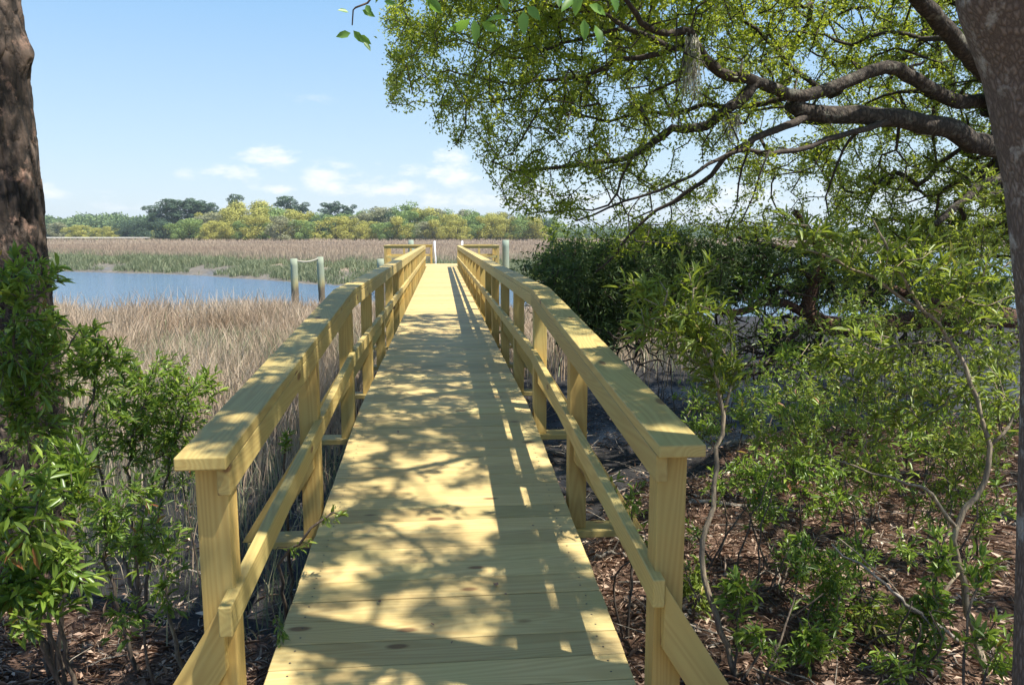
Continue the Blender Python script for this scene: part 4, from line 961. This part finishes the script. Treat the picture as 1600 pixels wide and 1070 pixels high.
# --- overhanging near leaves at the top
TW = empty('leafy_twig', at(760, -60, 1.7), 'bright green twigs with large leaves hanging into the top of the view', 'twig')
pl = Plant(3000)
pl.limb(pxl([(760, -60, 1.7), (820, -30, 1.7), (900, -10, 1.7), (950, -5, 1.7)]), .004, .002, None, .05)
pl.limb(pxl([(700, -50, 1.6), (640, -30, 1.55), (590, -8, 1.5), (560, 12, 1.5), (550, 40, 1.5)]), .004, .0015, 0, .05)
pl.finish(.001)
pl.wood('stems', M_DSTEM, TW)
LP = [(552,48,1.5,.8,-.9),(560,55,1.5,.6,-.4),(548,52,1.5,-.6,-.2),(566,16,1.5,.6,-.3),(572,8,1.5,.5,-1),(600,2,1.5,.7,-.2),(664,-4,1.6,.6,-.5),(740,30,1.7,.1,-1),(752,35,1.7,.7,-.3),(735,30,1.7,-.7,-.3),(758,34,1.7,.9,.1),(818,18,1.7,.0,-1),(824,10,1.7,.4,-.5),
      (912,30,1.7,.1,-1),(906,-12,1.7,-.2,-1),(930,40,1.7,.2,-1),(920,8,1.7,.8,-.3),(895,0,1.7,-.6,-.6),(955,-12,1.7,.3,-1),(870,-14,1.7,.1,-1),(780,-12,1.7,.4,-.9),(545,20,1.5,-.8,.1),(568,66,1.5,.5,-.6)]
P = np.array([at(a, b2, c2) for a, b2, c2, _, _ in LP]); D = norm(np.array([(d, rng.normal()*.3, e) for *_, d, e in LP])); L = np.array([(.026 if v[0] < 620 else .05)*rng.uniform(.8, 1.15) for v in LP])
V, F, k = leaves(P, D, L, L*.55, TMPL6, up=np.array([0., -1., .4]))
put(newmesh('foliage', V, F, leafmat('fresh_leaves', [(0, (.10, .22, .04)), (1, (.2, .36, .07))], .5, .4, (.35, .6, .06)), rnd=np.repeat(rng.random(len(P)), k)), TW)

# ------------------------------------------------------------------ ground cover
def scatter(n, x0, x1, y0, y1, f=None):
    X = rng.uniform(x0, x1, n); Y = rng.uniform(y0, y1, n)
    if f is not None: k = f(X, Y) > rng.random(n); X = X[k]; Y = Y[k]
    return X, Y
def litmask(X, Y):
    z = ground_z(X, Y); return sstep(.36, .48, z+.07*vnoise(X*3, Y*3, s=3))*(.6+.4*(vnoise(X*2, Y*2, s=8) > -.3))+.09
X, Y = scatter(150000, -5.5, 7.5, .9, 10.5, litmask)
k = (Y > np.abs(X)*.9-.8); X = X[k]; Y = Y[k]
P = np.stack([X, Y, ground_z(X, Y)+rng.uniform(.0, .03, len(X))], -1); D = norm(np.stack([rng.normal(size=len(X)), rng.normal(size=len(X)), rng.normal(size=len(X))*.28], -1))
nd = rng.random(len(X)) < .55; L = np.where(nd, rng.uniform(.06, .14, len(X)), rng.uniform(.018, .055, len(X))*np.where(rng.random(len(X)) < .06, 1.7, 1)); Wd = np.where(nd, .004, L*.42)
V, F, k = leaves(P, D, L, Wd, TMPL4, up=np.array([0, 0, 1.4]))
tag(newmesh('leaf_litter', V, F, M_LITTER, rnd=np.repeat(rng.random(len(P))*.6+.4*(.5+.5*vnoise(X*4, Y*4, s=2)), k)), 'brown fallen leaves and pine straw covering the bank', 'leaf litter', kind='stuff')

nT = 1500; X = rng.uniform(-5, 8, nT); Y = rng.uniform(1.2, 11, nT); Tq = Tubes()
kk = (X < -.8) | (X > .8); X = X[kk]; Y = Y[kk]; Z = ground_z(X, Y)
for x_, y_, z_ in zip(X, Y, Z):
    a = rng.uniform(0, 6.28); l_ = rng.uniform(.12, .55); d = np.array([math.cos(a), math.sin(a), rng.uniform(-.05, .25)])*l_
    p = np.array([x_, y_, z_+.012]); Tq.add([p, p+d*.5+rng.normal(size=3)*.02, p+d], np.array([1, .8, .4])*rng.uniform(.002, .006), 4)
tag(Tq.build('twig_litter', M_DEAD), 'thin grey twigs and sticks strewn over litter and mud', 'twigs', kind='stuff')

def blades(name, label, X, Y, h, wd, m, rn, lean=.12, cat='grass', sink=.03):
    n = len(X); z = ground_z(X, Y)-sink; base = np.stack([X, Y, z], -1)
    a = rng.uniform(0, math.pi, n); s_ = np.stack([np.cos(a), np.sin(a)*.5, 0*a], -1)*wd[:, None]/2
    ln = rng.normal(size=(n, 2))*lean; b1 = base+np.stack([ln[:, 0]*h*.35, ln[:, 1]*h*.35, h*.55], -1); b2 = base+np.stack([ln[:, 0]*h*1.3, ln[:, 1]*h*1.3, h], -1)
    V = np.stack([base-s_, base+s_, b1+s_*.8, b1-s_*.8, b2+s_*.12, b2-s_*.12], 1).reshape(-1, 3)
    q = np.array([[0, 1, 2, 3], [3, 2, 4, 5]]); F = (q[None]+(np.arange(n)*6)[:, None, None]).reshape(-1, 4)
    return tag(newmesh(name, V, F, m, rnd=np.repeat(rn, 2)), label, cat, kind='stuff')
# near marsh left of (and thin under/right of) the boardwalk
def nearmask(X, Y):
    e = interp(X, NEARSH)-interp(X, [(-12, 3.2), (-6, 3.4), (-4, 2.2)])+1.2*vnoise(X*.5, Y*.5, s=4)
    m_ = (Y < e)*sstep(5.2, 8.2, Y+.9*vnoise(X*.6, Y*.6, s=6))
    return m_*np.where(X > -1.05, np.where(X > 1.1, .5*sstep(10.5, 13, Y), .10*(Y > 7)), 1.0)*(.55+.45*vnoise(X*.9, Y*.9, s=12))
def conemask(X, Y): return (X < Y*.16+3)*(X > -Y*.62-1.2)
X, Y = scatter(330000, -16, 8, 4.5, 24, nearmask); k = conemask(X, Y); X = X[k]; Y = Y[k]; print('near grass', len(X))
if len(X) > 130000: X = X[:130000]; Y = Y[:130000]
pat = .5+.5*vnoise(X*.45, Y*.45, s=14); pat2 = .5+.5*vnoise(X*1.6, Y*1.6, s=15)
h = (.42+.38*pat+.16*rng.random(len(X)))*interp(Y, [(5, .8), (9, .95), (24, .95)])*np.where(X > -1.3, .6, 1)
h = np.where(rng.random(len(X)) < .12, h*1.32, h); rn = np.clip(.12+.5*pat2+.3*rng.random(len(X)), 0, .8); gr = rng.random(len(X)) < (.10+.55*sstep(.42, .75, 1-pat)*(Y < 16)+.25*(Y < 8)); rn = np.where(gr, .86+.14*rng.random(len(X)), rn); h = np.where(gr, h*.72, h)
blades('marsh_grass', 'tall dry tan marsh grass between the boardwalk and the creek', X, Y, h, rng.uniform(.007, .015, len(X))*np.clip(Y/9, .8, 2), M_GRASS, rn, .20)
# short green spikes and reed stubble on the near mud
X, Y = scatter(9000, -5, -.8, 3.6, 8, lambda a, b: .3*sstep(3.6, 6, b)+.25*(vnoise(a*2, b*2, s=50) > .2)); 
blades('mud_sprouts', 'sparse green and grey grass blades sprouting from the mud by the left rail', X, Y, rng.uniform(.08, .42, len(X)), rng.uniform(.005, .009, len(X)), M_GRASSG, rng.random(len(X)), .2)
# green cordgrass on the far bank
def fb(X, Y): return Y-(interp(X, FARSH)+1.6*vnoise(X*.17, Y*.05, s=9)+.5*vnoise(X*.7, Y*.2, s=10))
X = rng.uniform(-60, 55, 260000); Y = interp(X, FARSH)+rng.uniform(-1, 20, len(X)); d = fb(X, Y)
cl = vnoise(X*.55, Y*.3, s=60)+.5*vnoise(X*1.6, Y*.8, s=61)
k = (d > .7) & (rng.random(len(X)) < np.where(d < 7, (cl > -.5)*.9, sstep(13, 7, d)*.0+np.clip(1.4-d/14, 0, 1)))
X = X[k]; Y = Y[k]; d = d[k]; cl = cl[k]; print('bank', len(X))
blades('bank_cordgrass', 'green clumps of cordgrass along the muddy far bank of the creek', X, Y, (.30+.35*rng.random(len(X)))*(.7+.4*np.clip(cl, 0, 1))+.12*sstep(4, 12, d), rng.uniform(.03, .06, len(X)), M_GRASSG, np.clip(rng.random(len(X))*.8+.2*sstep(8, 14, d), 0, 1), .25)
# far dry marsh out to the tree line, thinner and wider with distance
n = 150000; u = rng.random(n); Yv = 45*(235/45)**u; Xv = Yv*rng.uniform(-.66, .95, n)+rng.normal(size=n); d = fb(Xv, Yv); k = (d > 8) & (Yv < 236); Xv = Xv[k]; Yv = Yv[k]; print('far grass', len(Xv))
pt = .5+.5*fbm(Xv*.03, Yv*.03, o=3, s=70)
blades('far_marsh', 'wide flat expanse of pinkish-brown dry marsh grass beyond the creek', Xv, Yv, .52+.25*rng.random(len(Xv))+.1*pt, np.clip(Yv*.0011, .05, .3), M_GRASSF, np.clip(.2+.5*pt+.3*rng.random(len(Xv)), 0, 1), .1)

# leaf debris on the deck
deb = [(775,916,.05,'dry brown leaf lying on the deck beside the wide rail shadow'),(593,942,.03,'curled leaf on the left half of the deck'),(790,930,.025,'small dark leaf scrap on the deck behind the dry brown leaf'),(706,1005,.015,'tiny pale leaf near the bottom centre of the deck'),(833,823,.03,'thin leaf on the deck near the right edge'),(622,676,.035,'narrow dark leaf on the deck further out on the left'),(676,977,.02,'small leaf scrap in the sunlit patch on the deck')]
for (px, py, L_, lab) in deb:
    d = ray(px, py); t_ = 1.5
    while (CAM+d*t_)[2] > deckz((CAM+d*t_)[1])+.004: t_ += .004
    p = CAM+d*t_; T, Fq = TMPL6; an = rng.uniform(0, 6.28); c_, s_ = math.cos(an), math.sin(an)
    V = np.stack([(T[:, 0]-.5)*L_*c_-T[:, 1]*L_*.5*s_, (T[:, 0]-.5)*L_*s_+T[:, 1]*L_*.5*c_, .004+np.abs(T[:, 2])*L_*2.5], -1)
    o = newmesh('fallen_leaf', V, Fq, M_LITTER, rnd=np.full(len(Fq), .25)); o.location = p; tag(o, lab, 'leaf', 'fallen leaves on the deck')

# ------------------------------------------------------------------ far trees
def farcrown(kind, seed):
    r = np.random.default_rng(seed); P = []; D = []
    if kind == 'pine':
        cs = [((r.normal()*1.15, r.normal()*1.15, z), (r.uniform(.8, 1.7), r.uniform(.8, 1.7), r.uniform(.45, .9))) for z in np.linspace(5.2, 12.0, 15)]
    else:
        cs = []
        for i in range(22):
            a = r.uniform(0, 6.28); q = r.uniform(0, 1)**.6; z = r.uniform(2.0, 8.0); rr = 4.2*math.sqrt(max(0, 1-((z-4.0)/4.6)**2))
            s_ = r.uniform(1.0, 1.9); z = z if i > 6 else r.uniform(.9, 2.2); cs.append(((rr*q*math.cos(a), rr*q*math.sin(a), z), (s_*1.25, s_*1.25, s_*.85)))
    for c, rad in cs:
        n = 230; v = r.normal(size=(n, 3)); v /= np.linalg.norm(v, axis=1)[:, None]; v *= r.uniform(.65, 1.0, (n, 1))
        P.append(np.array(c)+v*np.array(rad)); D.append(v)
    P = np.concatenate(P); D = np.concatenate(D); L = r.uniform(.26, .52, len(P))*(.9 if kind == 'pine' else 1)
    return P, D, L
def treemesh(kind, seed, mleaf):
    P, D, L = farcrown(kind, seed); d2 = norm(np.cross(D, rng.normal(size=D.shape))+D*.3)
    V, F, k = leaves(P, d2, L, L*.7, TMPL4, up=D*1.2)
    zc = (P[:, 2]-P[:, 2].min())/np.ptp(P[:, 2])
    crown = newmesh('crown', V, F, mleaf, rnd=np.repeat(np.clip(.5*rng.random(len(P))+.5*(.5+.5*vnoise(P[:, 0]*.5+seed, P[:, 1]*.5, P[:, 2]*.5, s=2)), 0, 1), k))
    T = Tubes(); h_ = 11.5 if kind == 'pine' else 6
    T.add(np.array([[0, 0, -.4], [.1, 0, h_*.3], [.2, .1, h_*.65], [.1, 0, h_]]), np.array([.3, .24, .18, .08]), 7)
    if kind != 'pine':
        for i in range(4):
            a = i*1.6+seed; T.add(np.array([[.1, 0, 1.6], [1.2*math.cos(a), 1.2*math.sin(a), 3.0], [2.8*math.cos(a), 2.8*math.sin(a), 4.4]]), np.array([.16, .11, .05]), 5)
    tr_ = T.build('trunk', M_TWIG); return crown, tr_
protos = {}
for key, kd, sd, mm in [('y0', 'oak', 1, M_FY), ('y1', 'oak', 2, M_FY), ('g0', 'oak', 3, M_FG), ('g1', 'oak', 4, M_FG), ('m0', 'oak', 5, M_FM), ('p0', 'pine', 6, M_FP), ('p1', 'pine', 7, M_FP), ('d0', 'oak', 8, M_FP)]:
    protos[key] = treemesh(kd, sd, mm)
used_p = set()
def fartree(key, px, Y, top_py, wf, label):
    name = {'y': 'far_oak', 'g': 'far_oak', 'm': 'far_oak', 'p': 'far_pine', 'd': 'far_cedar'}[key[0]]
    zt = at(px, top_py, Y)[2]; x = at(px, 370, Y)[0]; z0 = float(ground_z(x, Y)); H = zt-z0; h0 = 12.4 if key[0] == 'p' else 7.9
    r_ = empty(name, (x, Y, z0), label, 'tree', 'trees on the far shore'); s = H/h0
    r_.scale = (s*wf, s*wf, s); r_.rotation_euler = (0, 0, random.uniform(0, 6.28))
    for o in protos[key]:
        if key in used_p: c = o.copy(); COL.objects.link(c)
        else: c = o
        c.parent = r_
    used_p.add(key)
def zone(px):
    for lim, s in ((110, 'beside the big pine trunk'), (225, 'above the left stretch of creek'), (300, 'under the dark pines'), (345, 'left of the yellow mound'), (400, 'on the yellow mound'), (450, 'left of the roped pilings'), (512, 'right above the roped pilings'), (560, 'above the short grey piling'), (605, "left of the left handrail's end"), (665, 'above the left pier railing'), (715, 'between the two handrails'), (760, 'above the right pier railing'), (810, 'behind the tall green piling')):
        if px < lim: return s
    return 'seen through the oak branches'
adj = {'y': 'yellow-green spring oak', 'g': 'mid green tree', 'm': 'grey-green mossy oak', 'p': 'dark umbrella-crowned pine', 'd': 'dark evergreen'}
row = {'f': 'front row', 'm': 'middle row', 'b': 'back row'}
PT = []
def put_tree(key, px, Y, top, wf, rw): PT.append((key, px, Y, top, wf, rw))
def plant_trees():
    grp = {}
    for t in PT: grp.setdefault((t[0][0], t[5], zone(t[1])), []).append(t)
    for (k0, rw, zn), L in grp.items():
        L.sort(key=lambda t: t[1]); n = len(L)
        od = [''] if n == 1 else ['left ', 'right '] if n == 2 else ['left ', 'middle ', 'right '] if n == 3 else ['leftmost ']+[w+' ' for w in ('second', 'third', 'fourth', 'fifth', 'sixth')[:n-2]]+['rightmost ']
        for t, o_ in zip(L, od): fartree(t[0], t[1], t[2], t[3], t[4], o_+adj[k0]+', '+row[rw]+', '+zn)
rr = random.Random(4)
for px in range(262, 850, 19):      # front row
    if 480 < px < 512 or 548 < px < 560: continue
    k_ = rr.choice(['y0', 'y1', 'y0', 'g0', 'm0', 'y1', 'g1']) if px > 300 else rr.choice(['g0', 'd0', 'm0', 'g1'])
    put_tree(k_, px+rr.uniform(-6, 6), 226+rr.uniform(-2, 4), rr.uniform(338, 350), 1.15, 'f')
def sky_(px): return float(np.interp(px, [230, 300, 340, 380, 420, 460, 500, 560, 600, 650, 700, 740, 790, 850, 900], [348, 342, 330, 322, 321, 328, 334, 334, 324, 324, 334, 329, 336, 338, 346]))
for px in range(246, 880, 23):
    k_ = rr.choice(['y0', 'y1', 'g1', 'm0', 'y1']) if px < 480 else rr.choice(['g0', 'g1', 'm0', 'y0', 'd0', 'g0'])
    put_tree(k_, px+rr.uniform(-5, 5), 242+rr.uniform(-3, 3), sky_(px)+rr.uniform(2, 10), 1.1, 'm')
for px in range(300, 870, 27):
    k_ = rr.choice(['y1', 'y0', 'g0']) if px < 470 else rr.choice(['g0', 'g1', 'm0', 'g1'])
    put_tree(k_, px+rr.uniform(-5, 5), 256+rr.uniform(-3, 3), sky_(px)+rr.uniform(-2, 5), 1.0, 'b')
for px, top, wf in [(246, 322, 1.5), (262, 312, 1.5), (280, 311, 1.6), (297, 314, 1.5), (312, 314, 1.3), (322, 318, 1.3), (337, 318, 1.0), (368, 305, 1.0), (455, 308, 1.5), (470, 318, 1.2), (514, 316, 1.2), (530, 319, 1.2), (545, 321, 1.2), (240, 334, 1.3)]:
    put_tree(rr.choice(['p0', 'p1']), px, 262+rr.uniform(-3, 3), top, wf, 'b')
for px, top in [(90, 350), (112, 355), (205, 345), (218, 342), (196, 350), (236, 345), (150, 356), (176, 354), (130, 352), (70, 350)]:
    put_tree('d0' if px > 190 or px < 80 else rr.choice(['g0', 'g1', 'y1', 'm0']), px, 285+rr.uniform(-5, 5), top, 1.3, 'f')
plant_trees()
for k_ in protos:
    if k_ not in used_p:
        for o in protos[k_]: bpy.data.objects.remove(o)
# far-off wood that reads as one mass
Pn = []; 
def mass(px0, px1, Y, top, n):
    for i in range(n):
        px = rng.uniform(px0, px1); yy = Y*rng.uniform(1, 1.12); c = at(px, 369, yy); zt = (369-(top+4*vnoise(px*.03, 0., s=3)-0+rng.uniform(0, 4)))/FPX*yy+2.55
        m_ = 26; v = norm(rng.normal(size=(m_, 3)))*np.array([4.5, 4.5, 3.0])*rng.uniform(.6, 1, (m_, 1)); zc = rng.uniform(1.5, max(zt-2.5, 2))
        Pn.append(np.array([c[0], yy, zc])+v)
mass(-80, 235, 380, 338, 2600); mass(125, 190, 400, 333, 500); mass(780, 1750, 470, 350, 2600); mass(60, 130, 420, 336, 160); mass(235, 870, 290, 357, 700)
P = np.concatenate(Pn); D = norm(rng.normal(size=P.shape)); L = rng.uniform(.7, 1.4, len(P)); V, F, k = leaves(P, D, L, L*.8, TMPL4)
tag(newmesh('distant_woods', V, F, farleaf('distant_wood_leaves', (.075, .13, .055), (.17, .24, .08)), rnd=np.repeat(np.clip(.5+.5*vnoise(P[:, 0]*.03, P[:, 2]*.1, s=5)+.3*rng.normal(size=len(P)), 0, 1), k)), 'low dark line of distant woods along the horizon', 'woods', kind='stuff')

# house, lawn and channel marker on the far shore
hp = at(517, 369, 268); hz = float(ground_z(hp[0], 268)); HO = empty('far_house', (hp[0], 268, hz), 'small white house glimpsed between trunks on the far shore', 'house')
q = Boxes(); q.box(hp[0]-4.5, hp[0]+4.5, 266, 272, hz-.5, hz+3.2); q.build('wall', M_HOUSE, HO, .02, 1)
q = Boxes(); q.hexa([(hp[0]-5, 265.5, hz+3.21), (hp[0]+5, 265.5, hz+3.21), (hp[0]+5, 272.5, hz+3.21), (hp[0]-5, 272.5, hz+3.21), (hp[0]-5, 268.9, hz+5.4), (hp[0]+5, 268.9, hz+5.4), (hp[0]+5, 269.1, hz+5.4), (hp[0]-5, 269.1, hz+5.4)]); q.build('roof', M_ROOF, HO, .02, 1)
for dx in (-2.6, 0, 2.6):
    q = Boxes(); q.box(hp[0]+dx-.5, hp[0]+dx+.5, 265.94, 265.99, hz+1, hz+2.3); q.build('window', M_PANE, HO, 0)
V = []; 
for i, px in enumerate(np.linspace(-40, 245, 30)):
    for yy, dz in ((268, .1), (276, .35)):
        p = at(px, 370, yy); V.append((p[0], yy, float(ground_z(p[0], yy))+dz+.4))
tag(newmesh('sandy_shore', np.array(V), np.array([(2*i, 2*i+2, 2*i+3, 2*i+1) for i in range(29)]), M_SAND), kind='structure')
V = []
for i, px in enumerate(np.linspace(470, 570, 14)):
    for yy, dz in ((229, .03), (262, .9)):
        p = at(px, 370, yy); V.append((p[0], yy, float(ground_z(p[0], yy))+dz))
tag(newmesh('lawn', np.array(V), np.array([(2*i, 2*i+2, 2*i+3, 2*i+1) for i in range(13)]), M_LAWN), kind='structure')

# ------------------------------------------------------------------ light marine haze over the marsh
bm = bmesh.new(); bmesh.ops.create_cube(bm, size=1.0); me = bpy.data.meshes.new('haze'); bm.to_mesh(me); bm.free()
HZ = bpy.data.objects.new('haze', me); COL.objects.link(HZ); HZ.scale = (3200, 6200, 34); HZ.location = (0, 0, 14.5); HZ['kind'] = 'stuff'; HZ['label'] = 'thin pale haze in the air over the marsh'
m = bpy.data.materials.new('haze_air'); m.use_nodes = True; t = m.node_tree; t.nodes.clear(); o = t.nodes.new('ShaderNodeOutputMaterial')
v = N(t, 'ShaderNodeVolumePrincipled'); v.inputs['Color'].default_value = (.82, .9, 1, 1); v.inputs['Density'].default_value = .0003; v.inputs['Anisotropy'].default_value = .2
t.links.new(v.outputs[0], o.inputs['Volume']); me.materials.append(m)
